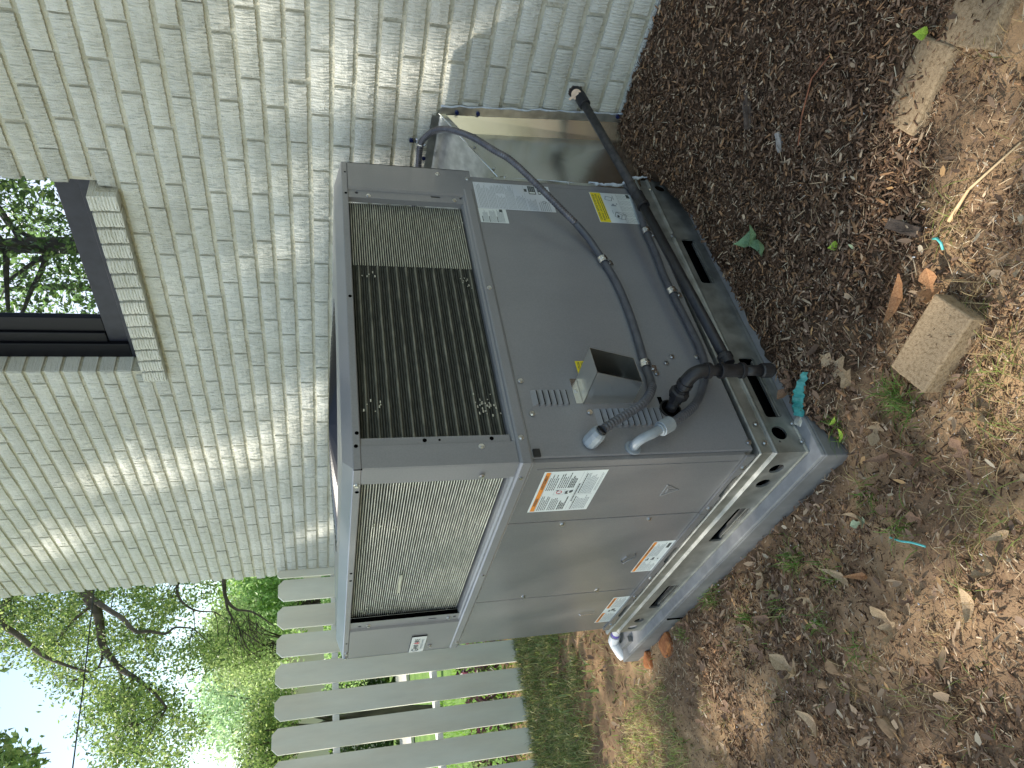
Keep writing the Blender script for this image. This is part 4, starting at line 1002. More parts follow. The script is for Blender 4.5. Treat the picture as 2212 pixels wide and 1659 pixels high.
leaf(.135, -.405, .11, -60, 'orange', LANCE, .3, 'long orange brown leaf above the loose paving stone', .018, (25, 0))
leaf(.072, -.478, .085, -20, 'orange', OAK, .35, 'orange curled leaf leaning against the loose paving stone', .03, (30, 20))
leaf(-.270, .130, .050, 60, 'pale', OAK, .3, 'pale green lobed leaf near the pad corner') if False else None
leaf(-.195, .012, .052, 80, 'pale', OAK, .25, 'pale green lobed leaf below the near pad corner')
leaf(-.160, -.215, .07, 20, 'brown', LANCE, .5, 'reddish brown rolled leaf right of the near pad corner', .02)
leaf(-.118, -.150, .075, 70, 'brown', LANCE, .4, 'dark reddish brown leaf under the lime sprig', .018)
leaf(-.400, .470, .105, 50, 'tan', OAK, .5, 'tan lobed leaf standing up beside the clay rocks', .03, (30, 10))
leaf(-.310, .600, .075, 20, 'brown', OAK, .3, 'brown lobed leaf with a curled tip, farthest of the lobed leaves', .02)
leaf(-.420, .070, .085, -10, 'tan', OAK, .55, 'horned tan leaf with two raised points on the bare clay', .028, (15, 0))
leaf(-.270, .155, .10, 40, 'tan', LANCE, .25, 'long tan leaf between grass tufts in front of the pad')
leaf(-.300, .080, .075, 65, 'orange', LANCE, .4, 'narrow orange brown leaf in front of the pad', .02)
leaf(-.245, .505, .08, 55, 'brown', OVAL, .4, 'rounded brown leaf pressed into litter in front of the pad', .016)
leaf(-.52, .50, .09, 30, 'tan', OVAL, .3, 'broad tan leaf at the lower edge of the litter')
leaf(.02, .0 - .10, .030, 100, 'lime', OVAL, .3, 'round lime seedling leaf at the near pad corner', .03)
leaf(-.012, -.085, .035, 150, 'lime', OVAL, .3, 'pointed lime seedling leaf beside the round one', .03)
leaf(.490, -.812, .040, 30, 'lime', BROAD, .3, 'bright green seedling leaf between the two paving stones', .03)

lob = [leaf_mesh(OAK, c_, LMT[k_], 60 + i_, 'dead_leaf') for i_, (c_, k_) in enumerate(((.3, 'brown'), (.5, 'tan'), (.2, 'brown'), (.45, 'brown'), (.35, 'tan')))] + [leaf_mesh(LANCE, .4, LMT['brown'], 70, 'dead_leaf'), leaf_mesh(OVAL, .35, LMT['tan'], 71, 'dead_leaf')]
rl_ = random.Random(91)
for i_ in range(46):
    x = rl_.uniform(-.85, .12); y = rl_.uniform(-.15, 1.15) if i_ % 4 else rl_.uniform(-.6, 0)
    if x > -.06 and y > -.06: continue
    o = bpy.data.objects.new('dead_leaf', lob[i_ % len(lob)]); C.objects.link(o); o.location = (x, y, G(x, y) + .013); o.scale = (rl_.uniform(.04, .072),) * 3; o.rotation_euler = (rl_.gauss(0, .35), rl_.gauss(0, .3), rl_.uniform(0, 6.28)); tag(o, ('dry lobed oak leaf, one of several strewn on the soil before the pad', 'narrow dry brown leaf, one of several strewn on the soil before the pad', 'oval dry tan leaf, one of several strewn on the soil before the pad')[0 if i_ % 7 < 5 else i_ % 7 - 4], 'leaf', ('dead lobed leaves on the soil', 'dead narrow leaves on the soil', 'dead oval leaves on the soil')[0 if i_ % 7 < 5 else i_ % 7 - 4])

def plank(x, y, l, w, h, rz, label, mt, nm, cat, dz=.006):
    me = lump_box(l, w, h, int(l * 1e4), .0012, 3); placed(nm, me, mt, (x, y, G(x, y) + dz), (R(4), R(-5), R(rz)), label, cat)
M['barkchip'] = noisy(mat('grey_bark', rough=.9), (.045, .032, .024), (.11, .08, .06), 60, bump=.9, bscale=150, dist=.003)
plank(.246, -.508, .085, .022, .012, 25, 'dark bark strip standing on sunlit soil above the tan twig', M['barkchip'], 'bark_strip', 'bark', .012)
plank(.925, -.392, .12, .020, .014, -42, 'long dark bark strip on mulch near the house wall', M['barkchip'], 'bark_strip', 'bark', .010)
plank(.735, -.400, .055, .014, .010, -30, 'pale grey splintered bark piece on the mulch', noisy(mat('pale_bark', rough=.9), (.18, .16, .14), (.34, .31, .28), 60, bump=.8, bscale=120), 'bark_piece', 'bark', .012)
tw = MB(); tw.tube([(.165, -.590, G(.165, -.59) + .014), (.175, -.66, G(.175, -.66) + .018), (.150, -.78, G(.15, -.78) + .022)], [.0042, .003, .0018], 7)
tag(put('twig', tw.mesh('twig', noisy(mat('tan_twig', rough=.7), (.40, .28, .15), (.52, .38, .22), 60), True)), 'long tan twig lying on sunlit soil at the frame edge', 'twig')
tw = MB(); tw.tube([(.66, -.44, G(.66, -.44) + .016), (.70, -.50, G(.7, -.5) + .02), (.74, -.58, G(.74, -.58) + .018), (.72, -.65, G(.72, -.65) + .02)], [.0018, .002, .002, .0014], 6)
tag(put('twig', tw.mesh('twig', noisy(mat('red_twig', rough=.7), (.16, .06, .03), (.26, .10, .05), 60), True)), 'thin reddish twig curving across the mulch', 'twig')
# teal plastic scrap, white chunk, teal clip and twist tie
ts = MB(); nT = 14
for i in range(nT + 1):
    t_ = i / nT; x = .151 - .060 * t_; y = -.129 + .100 * t_; w = .004 + .013 * math.sin(min(1, t_ * 1.3) * 1.5); wob = .004 * math.sin(i * 2.4)
    ts.v += [(x - w, y - w * .8, G(x, y) + .012 + wob), (x, y, G(x, y) + .030 - .01 * abs(t_ - .5) + wob), (x + w * .8, y + w * .8, G(x, y) + .014 - wob)]
for i in range(nT):
    for k in range(2): ts.f.append((i * 3 + k, i * 3 + k + 1, (i + 1) * 3 + k + 1, (i + 1) * 3 + k)); ts.m.append(0)
tag(put('plastic_scrap', ts.mesh('plastic_scrap', M['teal'])), 'torn crinkled teal plastic scrap on mulch beside the pad', 'litter')
placed('white_chunk', rock(.030, .036, .026, 21), noisy(mat('chalky_white', rough=.8), (.30, .28, .22), (.62, .60, .54), 40), (.078, -.022, G(.078, -.022) + .016), (.3, .2, .5), 'white chalky chunk at the end of the teal scrap', 'litter')
tc = MB(); tc.tube([(.165, -.545, -.058), (.152, -.556, -.050), (.135, -.558, -.048), (.128, -.548, -.056)], .0028, 7)
tag(put('plastic_clip', tc.mesh('plastic_clip', M['teal_light'], True)), 'bent pale teal plastic strip near the tan twig', 'litter')
tc = MB(); tc.tube(smoothpath([(-.262, -.041, G(-.262, -.041) + .012), (-.283, -.066, G(-.28, -.06) + .016), (-.300, -.092, G(-.3, -.09) + .016), (-.320, -.113, G(-.32, -.11) + .010)], 4), .0024, 7)
tag(put('twist_tie', tc.mesh('twist_tie', M['teal_light'], True)), 'thin turquoise twist tie on bare soil in front of the pad', 'litter')

# ------------------------------------------------------------------ ground cover
def chips(n, xf, size, cols, zoff, seed, asp=(.12, .35), thick=(.08, .2), name='mulch'):
    r = np.random.default_rng(seed); P = xf(r, n); n = len(P)
    L_ = r.uniform(size[0], size[1], n) * r.uniform(.5, 1, n); W2 = L_ * r.uniform(asp[0], asp[1], n); T = np.maximum(L_ * r.uniform(thick[0], thick[1], n), .0008)
    yaw = r.uniform(0, 2 * np.pi, n); pit = r.normal(0, .28, n); rol = r.normal(0, .5, n)
    cy, sy, cp, sp_, cr, sr = np.cos(yaw), np.sin(yaw), np.cos(pit), np.sin(pit), np.cos(rol), np.sin(rol)
    ax = np.stack([cy * cp, sy * cp, sp_], -1); ay0 = np.stack([-sy, cy, 0 * cy], -1); az0 = np.cross(ax, ay0)
    ay = ay0 * cr[:, None] + az0 * sr[:, None]; az = np.cross(ax, ay)
    corner = np.array([[-1, -.6, -1], [1, -.4, -1], [.9, .5, -1], [-.9, .8, -1], [-.95, -.5, 1], [.95, -.35, 1], [.85, .4, 1], [-.8, .7, 1]], float)
    jit = 1 + r.uniform(-.25, .25, (n, 8, 3)); cn = corner[None] * jit
    V = P[:, None, :] + cn[..., 0:1] * ax[:, None] * (L_ / 2)[:, None, None] + cn[..., 1:2] * ay[:, None] * (W2 / 2)[:, None, None] + cn[..., 2:3] * az[:, None] * (T / 2)[:, None, None]
    V[..., 2] += zoff
    F = np.array([[4, 5, 6, 7], [0, 1, 5, 4], [1, 2, 6, 5], [2, 3, 7, 6], [3, 0, 4, 7]])
    Qf = (np.arange(n)[:, None, None] * 8 + F[None]).reshape(-1, 4)
    pw = np.array([c_[1] for c_ in cols]); ci = r.choice(len(cols), n, p=pw / pw.sum()); base = np.array([c_[0] for c_ in cols])[ci] * r.uniform(.6, 1.35, (n, 1))
    return V.reshape(-1, 3), Qf, np.repeat(base, 8, 0)
def mulmask(x, y):
    return sstep(-.02, .16, x - .10 + .35 * (fbm(x, y, 3.1, 9) - .5) + .25 * sstep(-.25, .1, y) - .38 * sstep(-.5, -.75, y))
def ok(P):
    x, y = P[:, 0], P[:, 1]
    return ~((x > -.045) & (x < 1.10) & (y > -.047) & (y < 1.50)) & (x < 1.308)
def samp(x0, x1, y0, y1, maskf, bury=.0):
    def f(r, n):
        x = r.uniform(x0, x1, n * 2); y = r.uniform(y0, y1, n * 2); keep = r.random(n * 2) < maskf(x, y); x = x[keep][:n]; y = y[keep][:n]
        P = np.stack([x, y, gh(x, y) + r.uniform(0, .012, len(x)) + .010 * (fbm(x, y, 28, 5, 3) - .5) - bury], -1); return P[ok(P)]
    return f
MC = [((.068, .040, .025), .28), ((.118, .072, .045), .30), ((.185, .122, .082), .22), ((.26, .150, .080), .12), ((.37, .28, .19), .08)]
def joinraw(parts_):
    off = 0; Vs, Qs, Cs = [], [], []
    for V, Q_, c_ in parts_: Vs.append(V); Qs.append(Q_ + off); Cs.append(c_); off += len(V)
    return np.concatenate(Vs), np.concatenate(Qs), np.concatenate(Cs)
STRAW = [((.36, .27, .17), .4), ((.22, .15, .09), .35), ((.48, .40, .28), .25)]
chunk = [chips(15000, samp(-.95, .6, -.95, 1.5, lambda x, y: .35 + .65 * sstep(.4, .6, fbm(x, y, 6, 67))), (.008, .036), STRAW, .003, 17, (.03, .08), (.02, .05)), chips(3500, samp(.0, 1.3, -1.0, .1, lambda x, y: x * 0 + 1), (.01, .04), STRAW, .006, 18, (.03, .07), (.02, .05)), chips(16000, samp(-.9, .5, -.8, 1.4, lambda x, y: 1 - .6 * mulmask(x, y)), (.003, .011), MC + [], .001, 19, (.3, .8)), chips(260, samp(-.8, .6, -.7, 1.2, lambda x, y: x * 0 + 1), (.003, .007), [((.7, .68, .66), 1.)], .006, 20, (.5, .9)),
         chips(26000, samp(.0, 1.32, -1.05, .15, mulmask), (.010, .034), MC, .003, 11),
         chips(26000, samp(.0, 1.32, -1.05, .15, mulmask), (.004, .014), MC, .002, 12, (.3, .7)),
         chips(17000, samp(-.95, .5, -.85, 1.0, lambda x, y: (1 - mulmask(x, y)) * .9 * sstep(.30, .55, fbm(x, y, 5, 61)) + .12), (.006, .026), MC, .001, 13),
         chips(6000, samp(-.9, .6, -.75, 1.3, lambda x, y: x * 0 + .6), (.003, .009), [((.22, .14, .09), .5), ((.10, .07, .05), .4), ((.40, .34, .28), .1)], .0, 14, (.3, .8)),
         chips(9000, samp(1.12, 1.31, -.2, 3.2, lambda x, y: x * 0 + 1), (.01, .03), MC, .002, 15),
         chips(2600, samp(-1.6, 1.2, 1.5, 3.3, lambda x, y: x * 0 + .7), (.008, .03), [((.10, .06, .04), .5), ((.22, .11, .06), .5)], .001, 16)]
def onpaver(cx, cy, w, l, a, z):
    def f(r, n):
        u = r.uniform(-w / 2, w / 2, n); v = r.uniform(-l / 2, l / 2, n); return np.stack([cx + u * math.cos(a) - v * math.sin(a), cy + u * math.sin(a) + v * math.cos(a), z + u * 0 + .002], -1)
    return f
chunk += [chips(70, onpaver(.441, -.728, .10, .17, R(13), -.049), (.006, .028), MC, .0, 31), chips(60, onpaver(.425, -.880, .12, .14, R(22), -.050), (.006, .03), MC, .0, 32), chips(16, onpaver(-.020, -.424, .08, .16, R(15), -.021), (.003, .010), MC, .0, 33)]
V, Qm, cc = joinraw(chunk)
tag(put('mulch', rawmesh('mulch', V, Qm, M['chips'], cc)), 'dark brown bark mulch chips spread round the unit', kind='stuff')

def litter(n, xf, size, cols, seed):
    """thin curled leaf scraps"""
    r = np.random.default_rng(seed); P = xf(r, n); n = len(P); L_ = r.uniform(size[0], size[1], n); W2 = L_ * r.uniform(.15, .5, n)
    yaw = r.uniform(0, 2 * np.pi, n); pit = r.normal(0, .3, n); rol = r.normal(0, .45, n); cv = r.uniform(-.1, .35, n)
    ax = np.stack([np.cos(yaw) * np.cos(pit), np.sin(yaw) * np.cos(pit), np.sin(pit)], -1); ay0 = np.stack([-np.sin(yaw), np.cos(yaw), 0 * yaw], -1); az0 = np.cross(ax, ay0)
    ay = ay0 * np.cos(rol)[:, None] + az0 * np.sin(rol)[:, None]; az = np.cross(ax, ay)
    g = np.array([[-1, 0], [-.4, -.9], [-.35, .9], [.1, 0], [.45, -.7], [.5, .75], [1, 0]], float) * 1.0
    jt = g[None] * (1 + r.uniform(-.3, .3, (n, 7, 2)))
    h = (jt[..., 0] ** 2 + jt[..., 1] ** 2) * cv[:, None] * L_[:, None] * .5
    V = P[:, None] + jt[..., 0:1] * ax[:, None] * (L_ / 2)[:, None, None] + jt[..., 1:2] * ay[:, None] * (W2 / 2)[:, None, None] + h[..., None] * az[:, None]
    V[..., 2] += .008
    F = np.array([[0, 1, 3], [0, 3, 2], [1, 4, 3], [3, 5, 2], [4, 6, 3], [3, 6, 5]])
    Qf = (np.arange(n)[:, None, None] * 7 + F[None]).reshape(-1, 3)
    pw = np.array([c_[1] for c_ in cols]); ci = r.choice(len(cols), n, p=pw / pw.sum()); base = np.array([c_[0] for c_ in cols])[ci] * r.uniform(.7, 1.3, (n, 1))
    return V.reshape(-1, 3), Qf, np.repeat(base, 7, 0)
LC = [((.20, .135, .09), .35), ((.12, .08, .055), .27), ((.29, .21, .135), .25), ((.36, .22, .10), .06), ((.38, .32, .23), .07)]
V, Qm, cc = joinraw([litter(2300, samp(-.85, .25, -.2, 1.2, lambda x, y: .25 + .75 * sstep(.4, .6, fbm(x, y, 4, 91))), (.010, .030), LC, 21),
                     litter(500, samp(-.1, 1.25, -1., .0, lambda x, y: x * 0 + .6), (.008, .024), LC, 22), litter(300, samp(-.8, .3, -.8, -.1, lambda x, y: x * 0 + .6), (.012, .035), LC, 23),
                     litter(700, samp(-1.4, 1.0, 1.5, 3.2, lambda x, y: x * 0 + .6), (.02, .05), LC, 24), litter(90, samp(-.85, .3, -.2, 1.0, lambda x, y: x * 0 + .6), (.035, .06), LC, 25)])
tag(put('leaf_litter', rawmesh('leaf_litter', V, Qm, M['litter'], cc)), 'dry brown leaf scraps scattered over the soil', kind='stuff')

def blades(P, h, w, lean, cols, seed, wild=.5):
    r = np.random.default_rng(seed); n = len(P); H = h * r.uniform(.4, 1.2, n); yaw = r.uniform(0, 2 * np.pi, n); ln = lean * r.uniform(.2, 1.6, n)
    d = np.stack([np.cos(yaw), np.sin(yaw), 0 * yaw], -1); s = np.stack([-np.sin(yaw), np.cos(yaw), 0 * yaw], -1) * (w * r.uniform(.6, 1.3, n))[:, None] / 2
    V = np.zeros((n, 7, 3)); 
    for i, t_ in enumerate((0, .4, .75)):
        c_ = P + d * (ln * H * t_ ** 1.7)[:, None]; c_[:, 2] += H * (t_ - .35 * t_ * t_ * np.minimum(ln, 1.6)) ; V[:, 2 * i] = c_ - s * (1 - .45 * t_); V[:, 2 * i + 1] = c_ + s * (1 - .45 * t_)
    c_ = P + d * (ln * H * 1.15)[:, None]; c_[:, 2] += H * (1 - .5 * np.minimum(ln, 1.8)); V[:, 6] = c_
    F = np.array([[0, 1, 3], [0, 3, 2], [2, 3, 5], [2, 5, 4], [4, 5, 6]]); Qf = (np.arange(n)[:, None, None] * 7 + F[None]).reshape(-1, 3)
    pw = np.array([c__[1] for c__ in cols]); ci = r.choice(len(cols), n, p=pw / pw.sum()); base = np.array([c__[0] for c__ in cols])[ci] * r.uniform(.7, 1.35, (n, 1))
    return V.reshape(-1, 3), Qf, np.repeat(base, 7, 0)
GC_ = [((.09, .17, .035), .45), ((.15, .22, .06), .3), ((.30, .27, .12), .15), ((.06, .12, .03), .1)]
DRY = [((.36, .28, .15), .5), ((.26, .20, .11), .25), ((.17, .21, .06), .25)]
def at_ground(x, y):
    P = np.stack([x, y, gh(x, y) - .004], -1); return P[ok(P)]
def tufts(cs, per, sp, seed):
    r = np.random.default_rng(seed); c_ = np.repeat(np.array(cs), per, 0); q = c_ + r.normal(0, sp, c_.shape); return at_ground(q[:, 0], q[:, 1])
T1 = [(-.012, -.243), (-.064, -.265), (-.03, -.25), (.018, -.07), (-.144, .32), (-.062, .801), (-.431, .219), (-.255, -.072), (-.141, -.04), (-.16, .30), (-.07, .75), (-.23, .45), (-.09, 1.05), (-.20, .62), (-.24, .20), (-.33, .32)]
T2 = [(.001, -.524), (-.357, -.188), (-.171, -.447), (-.12, -.40), (-.22, -.40), (-.33, -.26), (-.42, -.12), (-.48, -.02), (.21, -.60), (.14, -.58), (-.02, -.50), (-.28, -.30), (-.10, -.52), (-.5, .3), (-.55, .15), (.38, -.93), (.36, -.85), (-.2, -.5), (-.14, -.48), (-.38, -.3), (-.60, .05), (-.3, 1.05), (-.42, .95), (-.5, 1.1)]
rg_ = np.random.default_rng(44)
def rnd(n, x0, x1, y0, y1, f): x = rg_.uniform(x0, x1, n); y = rg_.uniform(y0, y1, n); k = rg_.random(n) < f(x, y); return at_ground(x[k], y[k])
parts_ = [blades(tufts(T1, 42, .018, 1), .055, .0026, .8, GC_, 1), blades(tufts(T2, 34, .022, 2), .05, .0020, 1.1, DRY + [], 2),
          blades(rnd(7000, -1.0, .35, -.9, 1.5, lambda x, y: .05 + .55 * sstep(.52, .72, fbm(x, y, 3.5, 71)) * (1 - mulmask(x, y))), .030, .0016, 1.5, DRY, 3),
          blades(rnd(3000, -1.0, .2, -.4, 1.5, lambda x, y: .7 * sstep(.55, .7, fbm(x, y, 4.5, 73))), .035, .002, 1.0, GC_, 4),
          blades(rnd(34000, -2.2, 1.28, 2.2, 3.42, lambda x, y: .02 + .85 * sstep(.52, .82, fbm(x, y, 3.6, 5) + .55 * sstep(1.9, 3.4, y))), .075, .0045, .8, [((.11, .15, .055), .35), ((.20, .24, .09), .35), ((.36, .34, .17), .30)], 5),
          blades(rnd(2600, -2.2, 1.28, 2.0, 3.40, lambda x, y: .05 + .8 * sstep(.5, .8, fbm(x, y, 3.0, 15) + .4 * sstep(1.9, 3.4, y))), .075, .010, 1.0, [((.11, .16, .06), .5), ((.19, .24, .10), .5)], 55),
          blades(rnd(40000, -2.2, 1.28, 1.3, 2.9, lambda x, y: .14 + .9 * sstep(.40, .60, fbm(x, y, 2.1, 75) + .12 * sstep(2.2, 2.8, y) - .5 * np.exp(-((x - (.33 - .33 * (y - 1.2))) / .22) ** 2) * sstep(2.3, 1.9, y))), .045, .0032, .9, [((.16, .23, .07), .35), ((.29, .32, .12), .30), ((.42, .36, .20), .35)], 6),
          blades(rnd(16000, -1.5, 4, 3.45, 7.0, lambda x, y: x * 0 + 1), .06, .006, .7, [((.10, .20, .03), .6), ((.16, .28, .05), .4)], 7)]
V, Qm, cc = joinraw(parts_)
tag(put('grass', rawmesh('grass', V, Qm, M['grass'], cc)), 'patchy grass tufts in the soil and along the fence foot', kind='stuff')

# ------------------------------------------------------------------ vegetation
def leafcloud(P, size, cols, seed, drop=.4):
    r = np.random.default_rng(seed); n = len(P); L_ = size * r.uniform(.6, 1.3, n); W2 = L_ * r.uniform(.35, .6, n)
    a = r.normal(0, 1, (n, 3)); a[:, 2] -= drop; a /= np.linalg.norm(a, axis=1)[:, None]; b_ = r.normal(0, 1, (n, 3)); b_ -= a * (a * b_).sum(1)[:, None]; b_ /= np.linalg.norm(b_, axis=1)[:, None]
    nn = np.cross(a, b_); V = np.stack([P - a * (L_ / 2)[:, None], P - b_ * (W2 / 2)[:, None] + nn * (W2 * .25)[:, None], P + a * (L_ / 2)[:, None], P + b_ * (W2 / 2)[:, None] + nn * (W2 * .25)[:, None]], 1)
    F = np.arange(n * 4).reshape(n, 4); F = np.concatenate([F[:, [0, 1, 2]], F[:, [0, 2, 3]]])
    pw = np.array([c__[1] for c__ in cols]); ci = r.choice(len(cols), n, p=pw / pw.sum()); base = np.array([c__[0] for c__ in cols])[ci] * r.uniform(.7, 1.35, (n, 1))
    return V.reshape(-1, 3), F, np.repeat(base, 4, 0)
def clumps(centres, per, sp, seed, flat=.7):
    r = np.random.default_rng(seed); c_ = np.repeat(np.asarray(centres, float), per, 0); o_ = r.normal(0, 1, c_.shape) * sp; o_[:, 2] *= flat; return c_ + o_
def branchy(mb, pts, r0, r1):
    P = smoothpath(pts, 4); n = len(P); mb.tube(P, [r0 + (r1 - r0) * i / (n - 1) for i in range(n)], 7)
OAKC = [((.085, .135, .045), .35), ((.135, .19, .065), .35), ((.21, .26, .11), .2), ((.05, .08, .03), .1)]
LIME = [((.19, .29, .12), .4), ((.26, .36, .17), .4), ((.13, .22, .05), .2)]
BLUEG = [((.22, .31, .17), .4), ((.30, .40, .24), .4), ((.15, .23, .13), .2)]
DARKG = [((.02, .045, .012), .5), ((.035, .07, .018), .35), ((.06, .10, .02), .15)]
YG = [((.20, .27, .12), .4), ((.29, .36, .18), .4), ((.13, .17, .08), .2)]

def upix(x, y, d):
    """direction of a spot in the scene as seen in the survey picture, at depth d along y (used once to lay the real tree out in space)"""
    Vp = x - 1106; Up = 829.5 - y; dr_ = FW + RT * (Up / 1509.92) - UP * (Vp / 1509.92); t_ = (d - CAM.y) / dr_.y; return CAM + dr_ * t_
# the big oak behind the house corner: limbs, twigs and leaf clumps
oak = thing('oak_tree', 'tall leafy oak with dark forking limbs reaching out from behind the house corner', 'tree', (4.6, 9.0, -.3))
tr_ = MB(); branchy(tr_, [(4.7, 9.0, -.3), (4.6, 8.9, 1.5), (4.3, 8.7, 3.2), (4.2, 8.6, 5.5), (4.0, 8.8, 8.0)], .22, .10)
part('trunk', tr_, M['bark'], oak, smooth=True)
lb_ = MB()
br = [[(4.3, 8.7, 3.6), (3.7, 8.3, 3.95), (3.345, 8, 4.016), (3.134, 8., 3.877), (2.934, 8.05, 3.81), (2.682, 8.1, 3.744), (2.404, 8.1, 3.527), (2.238, 8.0, 3.322), (2.018, 7.9, 3.079), (1.791, 7.8, 2.888)],
      [(3.30, 8.0, 3.98), (3.237, 7.95, 3.929), (2.995, 7.8, 3.651), (2.843, 7.7, 3.474), (2.675, 7.7, 3.315), (2.658, 7.7, 3.159), (2.611, 7.7, 2.981), (2.637, 7.6, 2.862), (2.607, 7.6, 2.667)],
      [(2.682, 8.1, 3.744), (2.538, 8.2, 3.761), (2.49, 8.3, 3.818), (2.40, 8.3, 3.95)], [(4.2, 8.6, 4.9), (3.4, 8.2, 4.95), (3.059, 8, 4.881), (2.869, 8, 4.647), (2.642, 8, 4.393), (2.535, 8, 4.228), (2.419, 8, 3.983), (2.358, 8, 3.828)],
      [(3.159, 8, 3.932), (2.999, 8, 4.089), (2.821, 8, 4.187), (2.751, 8, 4.223)], [(2.404, 8.1, 3.527), (2.25, 8.3, 3.50), (2.10, 8.4, 3.48), (1.95, 8.4, 3.35)], [(4.3, 8.7, 3.0), (3.6, 8.2, 3.0), (3.2, 8, 2.95), (3.0, 8, 2.75), (2.95, 8, 2.5)]]
rads = [(.085, .012), (.04, .008), (.016, .005), (.05, .01), (.02, .006), (.02, .005), (.03, .006)]
for b__, r__ in zip(br, rads): branchy(lb_, b__, *r__)
rt = random.Random(12); cen = []
reg = [((40, 1262), (560, 1270), (575, 1400), (440, 1430), (400, 1470), (300, 1500), (230, 1480), (60, 1500), (20, 1400)), ]
def inpoly(x, y, P_):
    c_ = False; j = len(P_) - 1
    for i in range(len(P_)):
        if ((P_[i][1] > y) != (P_[j][1] > y)) and (x < (P_[j][0] - P_[i][0]) * (y - P_[i][1]) / (P_[j][1] - P_[i][1]) + P_[i][0]): c_ = not c_
        j = i
    return c_
leafreg = [(0, 1265), (170, 1262), (330, 1255), (440, 1262), (520, 1330), (480, 1420), (400, 1450), (345, 1440), (360, 1520), (440, 1560), (425, 1600), (370, 1590), (385, 1659), (215, 1670), (230, 1610), (180, 1590), (170, 1520), (110, 1480), (80, 1420), (45, 1425), (0, 1400)]
while len(cen) < 470:
    x = rt.uniform(-40, 540); y = rt.uniform(1190, 1670)
    if inpoly(x, y, leafreg) or (y < 1262 and x < 520):
        if float(fbm(np.array(x), np.array(y), .022, 5)) < .43: continue
        cen.append(tuple(upix(x, y, rt.uniform(7.7, 10.4))))
for c__ in cen:      # a twig to every second clump
    if rt.random() < .5:
        q = Vector(c__); bb = min((Vector(p) for b__ in br for p in b__), key=lambda p: (p - q).length); mdp = bb.lerp(q, .5) + Vector((rt.gauss(0, .06), rt.gauss(0, .06), rt.gauss(0, .05)))
        if (bb - q).length < 1.1: lb_.tube([bb, mdp, q], [.007, .0045, .002], 4)
part('limbs', lb_, M['bark'], oak, smooth=True)
V, F, cc = leafcloud(clumps(cen, 74, .12, 3, .8), .054, OAKC, 4)
part_o = put('crown', rawmesh('crown', V, F, M['leaves'], cc), oak); tag(part_o, kind='stuff')
# the same oak's higher crown, above the picture
hi = [(rt.gauss(4.0, 1.3), rt.gauss(8.8, 1.2), rt.uniform(5.6, 9.0)) for _ in range(160)]
V, F, cc = leafcloud(clumps(hi, 40, .25, 5), .13, OAKC, 6); tag(put('upper_crown', rawmesh('upper_crown', V, F, M['leaves'], cc), oak), kind='stuff')

def tree(name, label, region, d0, d1, n, per, sp, size, cols, seed, trunk=None, group=None, thr=.0, bark=.06):
    r = random.Random(seed); c_ = []; guard = 0
    xs_ = [p[0] for p in region]; ys_ = [p[1] for p in region]
    while len(c_) < n and guard < 20000:
        guard += 1; x = r.uniform(min(xs_), max(xs_)); y = r.uniform(min(ys_), max(ys_))
        if not inpoly(x, y, region): continue
        if thr and float(fbm(np.array(x), np.array(y), .02, seed)) < thr: continue
        c_.append(tuple(upix(x, y, r.uniform(d0, d1))))
    A_ = np.array(c_); base = (float(A_[:, 0].mean()), float(A_[:, 1].mean()), -.3); th = thing(name, label, 'tree', base, group)
    mb = MB(); topz = float(A_[:, 2].max()); branchy(mb, [base, (base[0] + .1, base[1], topz * .35), (base[0] - .1, base[1] + .1, topz * .9)], bark * 1.6, bark * .4)
    for q in r.sample(c_, min(24, len(c_))):
        z = max(.3, q[2] * r.uniform(.4, .7)); s_ = Vector((base[0], base[1], z)); mb.tube([s_, s_.lerp(Vector(q), .5) + Vector((0, 0, .1)), Vector(q)], [bark * .35, bark * .22, bark * .08], 5)
    part('trunk', mb, M['bark'], th, smooth=True)
    V, F, cc = leafcloud(clumps(c_, per, sp, seed), size, cols, seed); tag(put('crown', rawmesh('crown', V, F, M['leaves'], cc), th), kind='stuff')
    return th
def t7(x, y): return (x / 3, 1106 + y / 3)
tree('lime_tree', 'bright lime green tree filling the gap between house corner and fence top', [t7(*p) for p in ((1480, 330), (1560, 560), (1430, 700), (1500, 900), (1850, 900), (1850, 330))], 13, 16, 220, 90, .30, .10, LIME, 31)
tree('pale_tree', 'pale yellow-green drooping tree in front of the lime green one', [t7(*p) for p in ((1400, 700), (1560, 640), (1760, 800), (1800, 1050), (1500, 1080), (1370, 900))], 10, 11.5, 120, 90, .16, .06, YG, 32)
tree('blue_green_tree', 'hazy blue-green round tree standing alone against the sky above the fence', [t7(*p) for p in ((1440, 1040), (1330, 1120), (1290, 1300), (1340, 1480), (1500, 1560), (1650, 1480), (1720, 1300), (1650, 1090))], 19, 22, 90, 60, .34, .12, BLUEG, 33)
tree('shrubby_tree', 'shrubby tree with brown tips just behind the pickets at the left', [t7(*p) for p in ((1660, 1180), (1640, 1400), (1600, 1560), (1560, 1700), (1850, 1700), (1850, 1100))], 7.5, 9, 150, 80, .12, .045, OAKC, 34)
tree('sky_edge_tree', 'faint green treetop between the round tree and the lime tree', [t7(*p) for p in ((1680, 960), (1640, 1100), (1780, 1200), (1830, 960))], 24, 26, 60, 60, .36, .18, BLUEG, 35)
nb = thing('leafy_branch', 'near leafy branch hanging into the top left corner of the sky', 'branch', tuple(upix(20, 1640, 4.6)))
cn_ = [tuple(upix(rt.uniform(-60, 40 + 70 * q), 1585 + 75 * q + rt.uniform(0, 40), rt.uniform(4.2, 4.9))) for q in [rt.random() for _ in range(46)]]
